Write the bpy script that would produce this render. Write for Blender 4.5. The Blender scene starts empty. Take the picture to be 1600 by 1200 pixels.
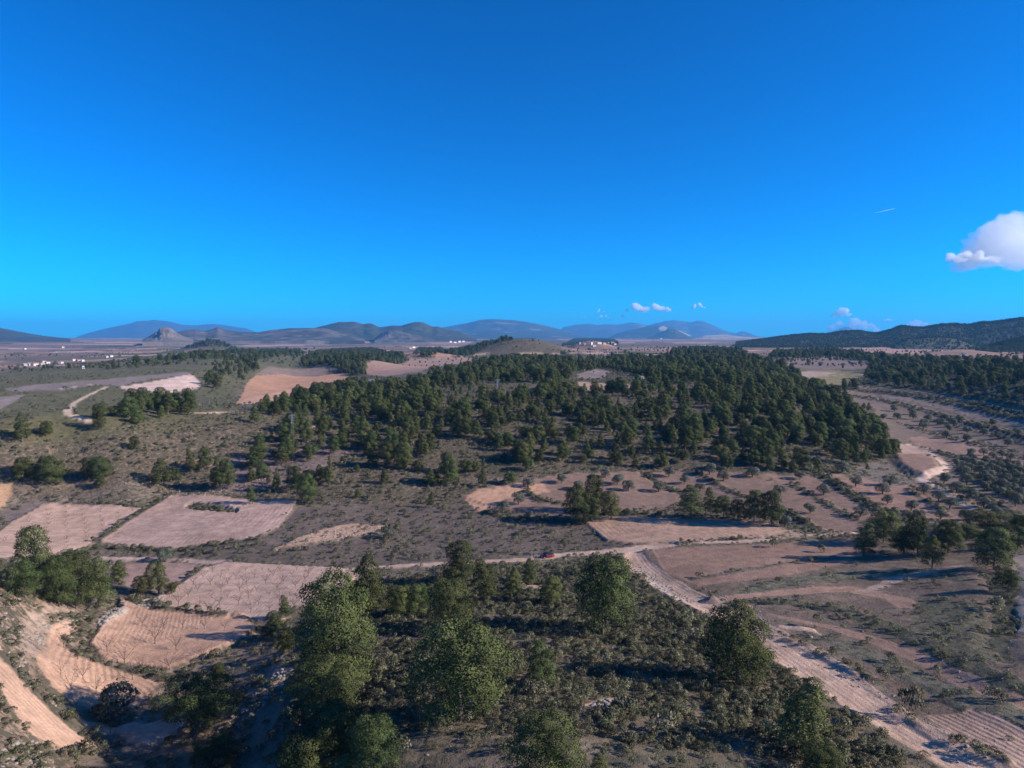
import bpy, math, time
import numpy as np
from mathutils import Vector
T0 = time.time()
scene = bpy.context.scene
COL = scene.collection

# ------------------------------------------------------------------ camera, sky, sun, exposure
F = 1050.0                     # focal length in pixels of the 1600 px wide photograph
PITCH = math.radians(4.0)
CZ = 70.0                      # drone height above the valley floor
cam_d = bpy.data.cameras.new('camera')
cam_d.sensor_width = 36.0
cam_d.lens = F / 1600.0 * 36.0
cam_d.clip_start = 0.5
cam_d.clip_end = 150000.0
cam = bpy.data.objects.new('camera', cam_d)
cam.location = (0, 0, CZ)
cam.rotation_euler = (math.radians(90) - PITCH, 0, 0)
COL.objects.link(cam)
scene.camera = cam

SUN_EL, SUN_AZ = 26.0, 100.0    # azimuth clockwise from +Y (the view direction): to the right, a little behind
world = bpy.data.worlds.new("World")
scene.world = world
world.use_nodes = True
wn = world.node_tree
for n in list(wn.nodes): wn.nodes.remove(n)
sky = wn.nodes.new('ShaderNodeTexSky')
sky.sky_type = 'NISHITA'
sky.sun_disc = False
sky.sun_elevation = math.radians(SUN_EL)
sky.sun_rotation = math.radians(SUN_AZ)
sky.altitude = 700
sky.air_density = 0.85
sky.dust_density = 0.35
sky.ozone_density = 4.0
gam = wn.nodes.new('ShaderNodeGamma'); gam.inputs['Gamma'].default_value = 1.25
hsv = wn.nodes.new('ShaderNodeHueSaturation')
mulc = wn.nodes.new('ShaderNodeVectorMath'); mulc.operation = 'MULTIPLY'; mulc.inputs[1].default_value = (0.27, 0.74, 1.10)
hsv.inputs['Saturation'].default_value = 2.3
hsv.inputs['Value'].default_value = 1.0
bg = wn.nodes.new('ShaderNodeBackground')
bg.inputs['Strength'].default_value = 0.074
wo = wn.nodes.new('ShaderNodeOutputWorld')
wn.links.new(sky.outputs[0], gam.inputs[0])
wn.links.new(gam.outputs[0], mulc.inputs[0])
wn.links.new(mulc.outputs[0], hsv.inputs['Color'])
wn.links.new(hsv.outputs[0], bg.inputs[0])
wn.links.new(bg.outputs[0], wo.inputs[0])

sun_d = bpy.data.lights.new('sun', 'SUN')
sun_d.energy = 4.6
sun_d.angle = math.radians(0.5)
sun_d.color = (1.0, 0.90, 0.79)
sun = bpy.data.objects.new('sun', sun_d)
sd = Vector((math.sin(math.radians(SUN_AZ)) * math.cos(math.radians(SUN_EL)),
             math.cos(math.radians(SUN_AZ)) * math.cos(math.radians(SUN_EL)),
             math.sin(math.radians(SUN_EL))))
sun.rotation_euler = sd.to_track_quat('Z', 'Y').to_euler()
sun.location = (300, 100, 400)
COL.objects.link(sun)

scene.view_settings.view_transform = 'Standard'
scene.view_settings.look = 'None'
scene.view_settings.exposure = 0.7
scene.view_settings.gamma = 1.0
scene.view_settings.use_curve_mapping = False
scene.render.engine = 'CYCLES'
cy = scene.cycles
cy.max_bounces = 14
cy.diffuse_bounces = 2
cy.glossy_bounces = 1
cy.transmission_bounces = 2
cy.transparent_max_bounces = 8
cy.volume_bounces = 14
cy.use_denoising = True
cy.volume_step_rate = 1.0
cy.volume_max_steps = 128

# ------------------------------------------------------------------ small helpers
rng = np.random.default_rng(11)

def perlin(x, y, seed=0):
    xi = np.floor(x).astype(np.int64); yi = np.floor(y).astype(np.int64)
    xf = x - xi; yf = y - yi
    u = xf * xf * xf * (xf * (xf * 6 - 15) + 10); v = yf * yf * yf * (yf * (yf * 6 - 15) + 10)
    def g(ix, iy, dx, dy):
        h = (ix * 374761393 + iy * 668265263 + seed * 974634777) & 0x7fffffff
        h = ((h ^ (h >> 13)) * 1274126177) & 0x7fffffff
        a = (h ^ (h >> 16)) % 4096 * (2 * math.pi / 4096)
        return np.cos(a) * dx + np.sin(a) * dy
    a = g(xi, yi, xf, yf); b = g(xi + 1, yi, xf - 1, yf)
    c = g(xi, yi + 1, xf, yf - 1); d = g(xi + 1, yi + 1, xf - 1, yf - 1)
    return (a + (b - a) * u + (c - a) * v + (a - b - c + d) * u * v) * 1.5

def fbm(x, y, scale, octv=3, seed=0, rough=0.5):
    s = 0; a = 1.0; t = 0
    for k in range(octv):
        s = s + a * perlin(x / scale * 2 ** k + 17.3 * k, y / scale * 2 ** k - 9.1 * k, seed + k)
        t += a; a *= rough
    return s / t

def unpix(x, y, z):
    dz = z - CZ; fw = y * math.cos(PITCH) - dz * math.sin(PITCH); up = y * math.sin(PITCH) + dz * math.cos(PITCH)
    return 800 + F * x / fw, 600 - F * up / fw

ORD = ['first', 'second', 'third', 'fourth', 'fifth', 'sixth', 'seventh', 'eighth', 'ninth', 'tenth', 'eleventh', 'twelfth', 'thirteenth', 'fourteenth', 'fifteenth', 'sixteenth', 'seventeenth', 'eighteenth', 'nineteenth', 'twentieth']
def number(items, text):
    """items: (object, pixel x); text has {} for which one from the left"""
    items = sorted(items, key=lambda t: t[1]); n = len(items)
    for k, (o, _) in enumerate(items):
        w = 'leftmost' if k == 0 else 'rightmost' if k == n - 1 else ORD[min(k, 19)]
        o['label'] = text.replace('{}', w).replace('<>', '' if k in (0, n - 1) else ' from the left')

def sm(a, b, x):
    t = np.clip((x - a) / (b - a), 0, 1)
    return t * t * (3 - 2 * t)

def pix(px, py):
    """direction of a photograph pixel: azimuth (rad) and slope (rise over horizontal run)"""
    a = (np.asarray(px, float) - 800) / F; b = (600 - np.asarray(py, float)) / F
    dy = math.cos(PITCH) + b * math.sin(PITCH); dz = -math.sin(PITCH) + b * math.cos(PITCH)
    return np.arctan2(a, dy), dz / np.hypot(a, dy)

# ------------------------------------------------------------------ terrain: heights from surveyed points
# (pixel x, pixel y, metres below the drone) -> one real point each, smoothly interpolated
ctrl = [
 (800,1200,45),(600,1200,48),(470,1200,56),(330,1200,62),(200,1200,62),(90,1200,58),(0,1200,50),(1000,1200,45),(1200,1200,46),(1400,1200,48),(1600,1200,48),
 (0,1080,52),(0,950,48),(60,1000,57),(50,930,53),(100,1030,60),(110,1100,61),(180,1010,63),(250,1060,64),(330,1050,63),(380,1100,60),(150,950,62),(300,960,66),(420,1000,63),(400,930,67),
 (450,1060,57),(540,1050,53),(715,1110,48),(700,1000,54),(860,1000,55),(800,940,60),(560,950,62),(940,985,57),(1150,1060,51),(1050,980,57),(1300,1070,51),(1200,985,56),(1450,1050,52),(1600,1050,49),
 (1000,885,64.5),(870,868,66),(600,884,67),(400,884,68),(260,900,68),(150,880,67),(0,870,62),(1250,950,58),(1400,930,58),(1600,930,53),(1100,890,63),(1350,870,62),(1560,870,57),
 (60,800,67),(220,800,67),(330,815,67),(450,830,67),(700,830,68),(900,830,67),(1100,830,65),(1300,835,63),(1500,830,60),(1650,830,57),
 (0,750,58),(120,745,59),(260,765,64),(400,775,65),(520,760,63),(650,780,66),(760,765,64),(900,745,61.5),(1050,735,60.5),(1150,770,62.5),(1250,740,60),(1400,760,60),(1550,760,58),(1650,740,56),
 (0,697,46),(80,690,46),(160,683,45),(240,670,44),(330,656,43),(420,640,43),
 (40,650,52),(120,645,52),(220,640,51),(320,635,50),
 (0,600,44),(80,596,43),(160,588,41),(250,580,40),(300,582,40),(400,570,42),(380,560,40),(200,565,40),(320,552,39),(60,586,42),
 (380,615,53),(450,605,56),(540,600,54),(460,585,56),(560,583,55),(650,575,55),(620,605,50),
 (500,700,54),(500,650,46),(600,700,54.5),(700,710,56),(800,715,57),(920,715,57),(1060,715,57),(1200,715,57),(1320,710,58),
 (600,650,46),(700,650,45),(820,650,45),(940,645,44.5),(1060,645,44.5),(1180,645,45),(1280,660,50),(1340,680,55),
 (700,600,40),(800,600,38),(940,603,40),(1060,600,38),(1160,600,38),(1250,610,45),(1250,590,46),(1340,590,47),
 (720,570,37),(850,575,37),(950,575,38),(1050,565,36),(1150,568,36),
 (1340,620,55),(1400,660,58),(1430,700,60),(1500,650,55),(1600,670,53),(1500,700,59),(1600,710,58),(1420,620,52),(1480,625,51),(1600,640,48),
 (1400,590,45),(1480,590,42),(1600,600,37),(1700,600,32),(1600,565,30),(1540,560,32),(1450,565,37),(1380,560,38),(1700,640,42),(1700,700,52),(1750,800,54),(1750,950,52),
 (900,545,40),(760,548,45),(650,555,50),(1000,555,38),(1150,550,38),(1250,560,40),(1350,553,38),(1450,548,36),(1550,552,34),(1650,550,30),
 (560,545,55),(460,550,58),(30,572,58),(140,570,58),(0,555,60),(120,545,62),(300,545,58),(420,540,60),(600,538,58),(800,538,50),(1000,538,50),(1150,540,42),(1300,542,40),(1450,541,38),(1600,541,38),
]
P = np.array(ctrl, float)
caz, csl = pix(P[:, 0], P[:, 1])
cr = P[:, 2] / -csl; ch = -P[:, 2]
extra = []
for a in range(-180, 181, 20):
    A = math.radians(a)
    for r_, h_ in ((12000, -30), (32000, -27)): extra.append((A, r_, h_))
    if abs(a) > 45:
        side = 10 if a > 0 else 0
        for r_, h_ in ((70, -50), (250, -52 + side), (900, -50 + side), (3500, -55)): extra.append((A, r_, h_))
for a in (-40, -30, -20, -10, 0, 10, 20, 30, 40):
    extra.append((math.radians(a), 30, -47 - (3 if a < -10 else 0))); extra.append((math.radians(a), 6500, -40))
E = np.array(extra)
caz = np.r_[caz, E[:, 0]]; clr = np.r_[np.log(cr), np.log(E[:, 1])]; ch = np.r_[ch, E[:, 2]]
KA = 1.8
def phi(d2): return np.sqrt(d2 + 0.0036)
D2 = ((caz[:, None] - caz[None]) * KA) ** 2 + (clr[:, None] - clr[None]) ** 2
w_rbf = np.linalg.solve(phi(D2) + 0.0 * np.eye(len(caz)), ch + 55.0)

# grid rows and columns: fine inside the view, coarse elsewhere, to the horizon all round
az_in = np.linspace(math.radians(-41.5), math.radians(41.5), 860)
az_l = np.radians(-180 + 138.5 * (np.linspace(0, 1, 40)[:-1] ** 0.75))
az_r = -az_l[::-1]
AZ = np.r_[az_l, az_in, az_r]
rr = np.exp(np.linspace(math.log(4), math.log(31000), 60000))
dens = 1050 * 52 / rr ** 2 * 1.0 * (rr > 55) + 60 / rr + 1050 * 52 / 55 ** 2 * 0.15 * (rr <= 55)
cum = np.cumsum(dens * np.gradient(rr)); cum = (cum - cum[0]) / (cum[-1] - cum[0])
R = np.interp(np.linspace(0, 1, 760), cum, rr)
NR, NA = len(R), len(AZ)
LR = np.log(R)
AA, LL = np.meshgrid(AZ, LR)
RR = np.exp(LL)
X = RR * np.sin(AA); Y = RR * np.cos(AA)

def rbf(az, lr):
    out = np.full(az.shape, -55.0)
    for i in range(len(caz)):
        out += w_rbf[i] * phi(((az - caz[i]) * KA) ** 2 + (lr - clr[i]) ** 2)
    return out
# evaluate on a thinned grid, then refine
sa = np.unique(np.r_[np.arange(0, NA, 4), NA - 1]); sr = np.unique(np.r_[np.arange(0, NR, 4), NR - 1])
a_, l_ = np.meshgrid(AZ[sa], LR[sr])
Zs = rbf(a_, l_)
tmp = np.array([np.interp(AZ, AZ[sa], row) for row in Zs])
Z = np.array([np.interp(LR, LR[sr], tmp[:, j]) for j in range(NA)]).T
# smooth the thinning facets
for _ in range(6):
    Z[1:-1] = 0.25 * Z[:-2] + 0.5 * Z[1:-1] + 0.25 * Z[2:]
    Z[:, 1:-1] = 0.25 * Z[:, :-2] + 0.5 * Z[:, 1:-1] + 0.25 * Z[:, 2:]
Z += CZ

def bump(px, r, wx, wy, h, p=1.0, rot=0.0):
    az, _ = pix(px, 560)
    cx, cy_ = r * math.sin(az), r * math.cos(az)
    u = X - cx; v = Y - cy_
    ax = az + rot
    s = u * math.cos(ax) - v * math.sin(ax); t = u * math.sin(ax) + v * math.cos(ax)
    Z[:] += h * np.exp(-((s / wx) ** 2 + (t / wy) ** 2) ** p)

bump(815, 1800, 120, 150, 34)          # brown hill in the middle distance
bump(770, 1850, 160, 150, 9)
bump(925, 2300, 75, 80, 28)            # wooded knoll above the village
bump(560, 1150, 75, 90, 18)            # wooded knoll in the plain
bump(670, 1550, 70, 80, 16)
bump(335, 3000, 70, 90, 44)            # dark wooded cone
bump(300, 3000, 70, 90, 16)
bump(240, 3600, 120, 150, 10)
bump(1120, 1150, 70, 60, 8)
bump(1500, 1600, 60, 60, 10)
bump(1000, 4200, 300, 200, 18)

def hz(az, r):
    az = np.asarray(az, float); lr = np.log(np.asarray(r, float))
    j = np.clip(np.searchsorted(AZ, az) - 1, 0, NA - 2); i = np.clip(np.searchsorted(LR, lr) - 1, 0, NR - 2)
    ta = (az - AZ[j]) / (AZ[j + 1] - AZ[j]); tr = np.clip((np.exp(lr) - R[i]) / (R[i + 1] - R[i]), 0, 1)
    return (Z[i, j] * (1 - ta) + Z[i, j + 1] * ta) * (1 - tr) + (Z[i + 1, j] * (1 - ta) + Z[i + 1, j + 1] * ta) * tr

def hxy(x, y): return hz(np.arctan2(x, y), np.hypot(x, y))

def ground(px, py):
    """the point of the ground seen at a photograph pixel: x, y, z"""
    az, sl = pix(px, py); az = float(az); sl = float(sl)
    j = int(np.clip(np.searchsorted(AZ, az) - 1, 0, NA - 2)); ta = (az - AZ[j]) / (AZ[j + 1] - AZ[j])
    zl = Z[:, j] * (1 - ta) + Z[:, j + 1] * ta
    d = CZ + sl * R - zl
    k = np.where((d[1:] <= 0) & (R[1:] > 30))[0]
    if len(k) == 0:
        i = int(np.argmin(np.where(R > 300, d / R, 9))); r = R[i]; return r * math.sin(az), r * math.cos(az), zl[i]
    i = k[0]; t = d[i] / (d[i] - d[i + 1] + 1e-9); t = min(max(t, 0), 1)
    r = R[i] + t * (R[i + 1] - R[i]); z = zl[i] + t * (zl[i + 1] - zl[i])
    return r * math.sin(az), r * math.cos(az), z

def gpoly(pts): return pts if isinstance(pts, np.ndarray) else np.array([ground(*p)[:2] for p in pts])
def ring(px, r, rad):
    az = float(pix(px, 560)[0]); return np.array([(r * math.sin(az) + rad * math.cos(t), r * math.cos(az) + rad * math.sin(t)) for t in np.linspace(0, 6.283, 17)[:-1]])

def inside(poly, x, y):
    m = np.zeros(x.shape, bool); n = len(poly)
    for i in range(n):
        x0, y0 = poly[i]; x1, y1 = poly[(i + 1) % n]
        c = ((y0 > y) != (y1 > y)) & (x < (x1 - x0) * (y - y0) / ((y1 - y0) + 1e-12) + x0)
        m ^= c
    return m

def segdist(line, x, y, closed=False):
    d = np.full(x.shape, 1e18); n = len(line)
    for i in range(n if closed else n - 1):
        x0, y0 = line[i]; x1, y1 = line[(i + 1) % n]
        L = (x1 - x0) ** 2 + (y1 - y0) ** 2 + 1e-12
        t = np.clip(((x - x0) * (x1 - x0) + (y - y0) * (y1 - y0)) / L, 0, 1)
        d = np.minimum(d, (x - x0 - t * (x1 - x0)) ** 2 + (y - y0 - t * (y1 - y0)) ** 2)
    return np.sqrt(d)

# ------------------------------------------------------------------ land cover (real surface colours, kept per vertex)
CR = np.zeros((NR, NA, 3)); SP = np.zeros((NR, NA)); FA = np.zeros((NR, NA)); FC = np.zeros((NR, NA)); SHR = np.zeros((NR, NA))
REG = np.zeros((NR, NA), np.int16); DZ = np.zeros((NR, NA))
regions = [('ground', 'bare and scrubby ground of hills and valley')]
n1 = fbm(X, Y, 60, 4, 3); n2 = fbm(X, Y, 9, 4, 5); n3 = fbm(X, Y, 400, 4, 8)

def blend(mask, col, vary=0.12, nz=None):
    c = np.array(col)[None, None] * (1 + vary * ((n2 if nz is None else nz)[..., None]) * 1.6)
    CR[:] = CR * (1 - mask[..., None]) + c * mask[..., None]

EARTH = (0.30, 0.215, 0.18)
base = np.ones((NR, NA))
blend(base, (0.205, 0.165, 0.14), 0.3)
blend(sm(-0.05, 0.25, n1), (0.17, 0.15, 0.115), 0.3)
SP[:] = 0.6; SHR[:] = 0.5

def region(pts, col, name=None, label=None, sp=0.0, shr=0.0, fur=None, feather=0.0016, vary=0.12, rag=0.0, dz=0.0, dzw=1.2, spacing=1.0, amp=1.0):
    poly = gpoly(pts)
    m = 3.0
    x0, y0 = poly.min(0) - m; x1, y1 = poly.max(0) + m
    bb = np.where((X > x0) & (X < x1) & (Y > y0) & (Y < y1))
    if len(bb[0]) == 0: return poly
    xs, ys, rs = X[bb], Y[bb], RR[bb]
    d = segdist(poly, xs, ys, True) * np.where(inside(poly, xs, ys), 1, -1)
    if rag: d = d + rag * fbm(xs, ys, rag * 4, 3, 31)
    k = sm(-feather * rs, feather * rs, d)
    c = np.array(col)[None] * (1 + vary * 1.6 * n2[bb][:, None] + 0.12 * n1[bb][:, None])
    CR[bb] = CR[bb] * (1 - k[:, None]) + c * k[:, None]
    SP[bb] = SP[bb] * (1 - k) + sp * k; SHR[bb] = SHR[bb] * (1 - k) + shr * k; FA[bb] = FA[bb] * (1 - k)
    if fur is not None:
        if isinstance(fur, tuple):
            a, b = gpoly([fur[0]])[0], gpoly([fur[1]])[0]; t = (b - a) / np.hypot(*(b - a)); cc = (xs - a[0]) * -t[1] + (ys - a[1]) * t[0]
        else: cc = segdist(gpoly(fur), xs, ys)
        FC[bb] = np.where(k > 0.02, cc / spacing, FC[bb]); FA[bb] = FA[bb] + amp * k
    if dz: DZ[bb] += dz * sm(-dzw, dzw * 0.3, d)
    if name:
        regions.append((name, label)); idx = len(regions) - 1
        REG[bb] = np.where(k > 0.5, idx, REG[bb])
    return poly

def strip(pts, w, col, name=None, label=None, sp=0.0, shr=0.0, vary=0.12, rag=0.3, dz=0.0, feather=0.0016, ruts=0.0, amount=1.0):
    """a band along a line on the ground, w metres wide (number or one per point)"""
    line = gpoly(pts); W = np.broadcast_to(np.asarray(w, float), (len(pts),))
    m = W.max() + 4
    bb = np.where((X > line[:, 0].min() - m) & (X < line[:, 0].max() + m) & (Y > line[:, 1].min() - m) & (Y < line[:, 1].max() + m))
    if len(bb[0]) == 0: return line
    xs, ys, rs = X[bb], Y[bb], RR[bb]
    best = np.full(xs.shape, -1e9); cd = np.zeros(xs.shape)
    for i in range(len(line) - 1):
        a0, b0 = line[i], line[i + 1]; L = ((b0 - a0) ** 2).sum() + 1e-9
        t = np.clip(((xs - a0[0]) * (b0[0] - a0[0]) + (ys - a0[1]) * (b0[1] - a0[1])) / L, 0, 1)
        ds = np.hypot(xs - a0[0] - t * (b0[0] - a0[0]), ys - a0[1] - t * (b0[1] - a0[1]))
        q = (W[i] * (1 - t) + W[i + 1] * t) * 0.5 - ds
        cd = np.where(q > best, ds, cd); best = np.maximum(best, q)
    if rag: best = best + rag * fbm(xs, ys, 3 + rag * 4, 3, 33)
    k = sm(-feather * rs - 0.1, feather * rs + 0.1, best) * amount
    c = np.array(col)[None] * (1 + vary * 1.6 * n2[bb][:, None])
    CR[bb] = CR[bb] * (1 - k[:, None]) + c * k[:, None]
    SP[bb] = SP[bb] * (1 - k) + sp * k; SHR[bb] = SHR[bb] * (1 - k) + shr * k; FA[bb] = FA[bb] * (1 - k)
    if ruts:
        FC[bb] = np.where(k > 0.02, cd / 1.1, FC[bb]); FA[bb] = FA[bb] + ruts * k
    if dz: DZ[bb] += dz * sm(-0.8, W.mean() * 0.3, best)
    if name:
        regions.append((name, label)); idx = len(regions) - 1
        REG[bb] = np.where(k > 0.5, idx, REG[bb])
    return line

# --- the far plain: a patchwork of ploughed, fallow and green plots
pm = sm(850, 1250, RR)
wx = X + 60 * fbm(X, Y, 700, 2, 41); wy = Y + 60 * fbm(X, Y, 700, 2, 42)
pal = np.array([(0.34, 0.24, 0.21), (0.23, 0.18, 0.16), (0.18, 0.15, 0.14), (0.42, 0.31, 0.27), (0.15, 0.15, 0.11), (0.27, 0.20, 0.18), (0.20, 0.165, 0.15), (0.12, 0.125, 0.085), (0.30, 0.22, 0.19)])
def plots(sx, sy, rot, seed):
    u = (wx * math.cos(rot) + wy * math.sin(rot)); v = (-wx * math.sin(rot) + wy * math.cos(rot))
    iy = np.floor(v / sy).astype(np.int64); off = ((iy * 7919 + seed) % 97) / 97.0
    ix = np.floor(u / sx + off).astype(np.int64)
    h = ((ix * 374761393 + iy * 668265263 + seed * 1013) & 0x7fffffff); h = ((h ^ (h >> 13)) * 1274126177) & 0x7fffffff
    return (h ^ (h >> 15)) % 9
idp = np.where(fbm(X, Y, 1500, 2, 44) > 0, plots(170, 110, 0.35, 5), plots(120, 190, -0.2, 9))
far = np.where(RR > 3500, plots(420, 260, 0.15, 17), idp)
pc = (0.19 + (pal[far] - 0.20) * 1.4) * (1.0 + 0.35 * n1[..., None])
k = pm[..., None]
CR = CR * (1 - k) + pc * k
SP = SP * (1 - pm) + 0.25 * pm; SHR = SHR * (1 - pm)
# rough, greener land threading the plots
g = sm(0.1, 0.35, fbm(X, Y, 900, 4, 47)) * pm
blend(g * 0.5, (0.14, 0.125, 0.095), 0.25)

GREEN = (0.130, 0.127, 0.074); GREY = (0.16, 0.135, 0.125); SCRUB = (0.15, 0.12, 0.095); SOIL = (0.36, 0.245, 0.20); PALE = (0.46, 0.335, 0.285); ORANGE = (0.42, 0.25, 0.175)
# plateau of the pine wood
region([(560,600),(640,560),(760,545),(900,548),(1000,560),(1120,548),(1240,560),(1260,590),(1380,640),(1400,700),(1340,735),(1180,745),(1060,732),(960,740),(850,745),(700,740),(620,740),(560,730),(500,690),(440,640)], (0.165, 0.13, 0.10), sp=0.8, shr=0.8, feather=0.01, vary=0.3, rag=6)
region([(560,592),(640,575),(700,560),(860,560),(860,590),(760,600),(700,606),(640,612)], (0.15, 0.13, 0.09), sp=0.7, shr=0.6, feather=0.006, rag=5)
# green hill on the left and the plain seen above it
region([(-40,590),(60,575),(140,572),(240,563),(330,548),(420,545),(480,548),(470,575),(400,588),(370,610),(355,640),(320,655),(160,680),(-40,690)], GREEN, sp=0.45, shr=0.25, feather=0.004, vary=0.2, rag=3)
region([(190,665),(330,650),(420,640),(560,640),(500,655),(400,672),(180,700),(-40,705),(-40,692),(150,680)], (0.16, 0.14, 0.09), sp=0.7, shr=0.8, feather=0.01, rag=3)
# knolls
region([(470,580),(480,560),(520,548),(580,545),(640,560),(650,580),(600,586),(520,590)], (0.15, 0.125, 0.09), sp=0.8, feather=0.004, vary=0.2)
region([(640,552),(700,545),(740,534),(790,523),(850,524),(885,534),(900,545),(860,556),(760,558),(690,560)], (0.13, 0.108, 0.07), sp=0.5, feather=0.003, vary=0.25, rag=10)
region([(880,538),(900,529),(930,524),(965,532),(968,540)], (0.10, 0.10, 0.06), sp=0.9, feather=0.002)
region(ring(330, 2990, 105), (0.06,0.065,0.04), sp=0.9, feather=0.003, rag=8)
# woods' floors on the right
region([(1310,545),(1400,560),(1500,570),(1640,560),(1700,600),(1640,640),(1500,640),(1420,612),(1340,600),(1300,580)], (0.14, 0.125, 0.09), sp=0.8, shr=0.7, feather=0.004, vary=0.3, rag=4)
# mid-distance fields
region([(365,633),(385,600),(398,587),(440,585),(535,583),(548,588),(530,602),(500,616),(432,630)], ORANGE, 'field', 'orange-pink ploughed field behind the left pine wood', sp=0.05, fur=((380,620),(520,595)), spacing=4, rag=1.5)
region([(365,633),(385,622),(470,605),(520,606),(500,616),(432,630)], (0.50,0.32,0.24), sp=0.0, rag=1)
region([(398,586),(420,572),(500,572),(530,580),(440,585)], (0.23,0.18,0.165), sp=0.1, rag=2)
region([(560,578),(640,563),(760,557),(800,556),(700,571),(660,580),(640,590),(600,588)], (0.33,0.225,0.19), 'field', 'dusky pink fallow field in the middle distance', sp=0.1, rag=2)
region([(650,553),(720,557),(800,560),(800,557),(720,553),(660,549)], (0.12,0.12,0.085), sp=0.5)
region([(640,553),(690,552),(740,556),(690,557),(640,557)], (0.38,0.23,0.17), sp=0.0)
strip([(740,554),(800,552),(860,553),(900,551)], 14, (0.45,0.33,0.24), rag=4)
region([(535,600),(560,594),(595,591),(612,596),(622,602),(600,606),(560,606)], (0.24,0.225,0.235), 'field', 'grey stony plot beside the pink fields', sp=0.05, feather=0.003)
region([(640,600),(640,590),(600,588),(640,582),(700,575),(690,590)], (0.2,0.16,0.14), sp=0.5, rag=2)
region([(7,608),(60,600),(160,593),(295,581),(299,586),(240,592),(187,603),(150,601),(100,610),(25,613)], (0.22,0.185,0.18), 'field', 'long grey strip of bare ground on top of the green hill', sp=0.1, rag=0.6)
region([(-20,622),(0,620),(40,616),(32,622),(0,640),(-20,645)], (0.24,0.205,0.20), sp=0.1, rag=1)
region([(184,605),(240,596),(297,585),(303,587),(308,593),(316,601),(308,607),(290,611),(262,614),(240,617),(212,613)], (0.62,0.48,0.44), 'field', 'pale pink cleared slope cut into the green hill', sp=0.12, rag=1.0, vary=0.2)
strip([(166,605),(150,612),(130,622),(114,631),(104,640),(107,647),(122,652),(142,658)], 3.6, (0.55,0.43,0.35), 'path', 'pale dirt path bending down the green hill on the left', sp=0, rag=0.2)
strip([(150,600),(120,604),(95,608)], 2.5, (0.5,0.4,0.33), sp=0, rag=0.5)
strip([(310,645),(330,645),(352,644)], 5, (0.55,0.40,0.30), sp=0, rag=2)
region([(880,602),(905,596),(960,600),(986,600),(984,606),(950,611),(900,609)], (0.38,0.27,0.22), 'field', 'pink clearing inside the pine wood', sp=0.1, rag=1.5)
region([(900,585),(935,576),(960,580),(940,592),(905,592)], (0.24,0.2,0.19), sp=0.2, rag=2)
region([(1243,582),(1300,578),(1356,584),(1345,594),(1330,604),(1290,610),(1256,602)], (0.21,0.185,0.11), 'field', 'olive-green sown field between the wood and the terraces', sp=0.05, rag=1)
region([(1243,583),(1260,580),(1310,582),(1290,587),(1255,590)], (0.36,0.28,0.25), sp=0.05, rag=1)
strip([(1290,588),(1325,584),(1356,586)], 5, (0.30,0.28,0.14), rag=1)
region([(1215,566),(1300,558),(1350,565),(1365,575),(1330,577),(1245,574)], (0.2,0.155,0.15), 'field', 'dark terraced fallow field below the far pines', sp=0.15, rag=3)
region([(1360,544),(1430,541),(1460,548),(1430,552),(1370,551)], (0.38,0.24,0.21), sp=0.1, rag=4)
region([(1240,541),(1330,537),(1380,542),(1300,548),(1240,548)], (0.30,0.20,0.18), sp=0.1, rag=5)
region([(1445,575),(1450,573),(1480,575),(1478,578),(1450,577)], (0.42,0.30,0.27), sp=0.1, rag=1)
# hill-top track to the pylon
strip([(505,663),(480,670),(455,680),(440,688),(400,700)], 3.5, (0.42,0.31,0.28), 'path', 'faint stony track leading past the pylon', sp=0.1, rag=1.2, amount=0.85)
# scrub slopes on the left
region([(-40,700),(160,688),(330,665),(440,655),(560,700),(640,740),(620,800),(460,790),(400,778),(250,765),(120,745),(-40,760)], (0.21,0.155,0.125), sp=0.8, shr=1.0, feather=0.006, vary=0.3, rag=3)
region([(0,745),(20,765),(10,790),(-20,800)], (0.45,0.30,0.2), sp=0.2, rag=2)
region([(330,725),(420,700),(520,690),(560,720),(500,750),(400,770),(330,770)], (0.2,0.155,0.16), sp=0.5, shr=0.4, rag=4, feather=0.006)
# valley floor
VAL = (0.14,0.115,0.105)
region([(440,800),(560,780),(700,775),(800,800),(930,815),(970,845),(1010,852),(870,866),(700,877),(530,886),(400,880),(300,872),(190,868),(210,852),(330,855),(420,835)], VAL, sp=0.45, shr=0.45, feather=0.004, vary=0.25, rag=2)
region([(590,690),(720,745),(760,770),(740,785),(640,790),(470,785),(480,745)], (0.185,0.14,0.115), sp=0.8, shr=1.0, feather=0.006, rag=3)
region([(430,860),(470,842),(500,830),(545,820),(600,824),(595,833),(540,842),(480,852)], (0.40,0.28,0.22), 'stony_bank', 'stony pink bank rising from the valley floor', sp=0.35, shr=0.25, rag=1.5, dz=0.8, dzw=2)
region([(0,800),(60,785),(75,775),(200,785),(225,795),(120,790),(70,788),(30,808),(0,830)], (0.19,0.16,0.16), sp=0.3, shr=0.3)
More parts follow.
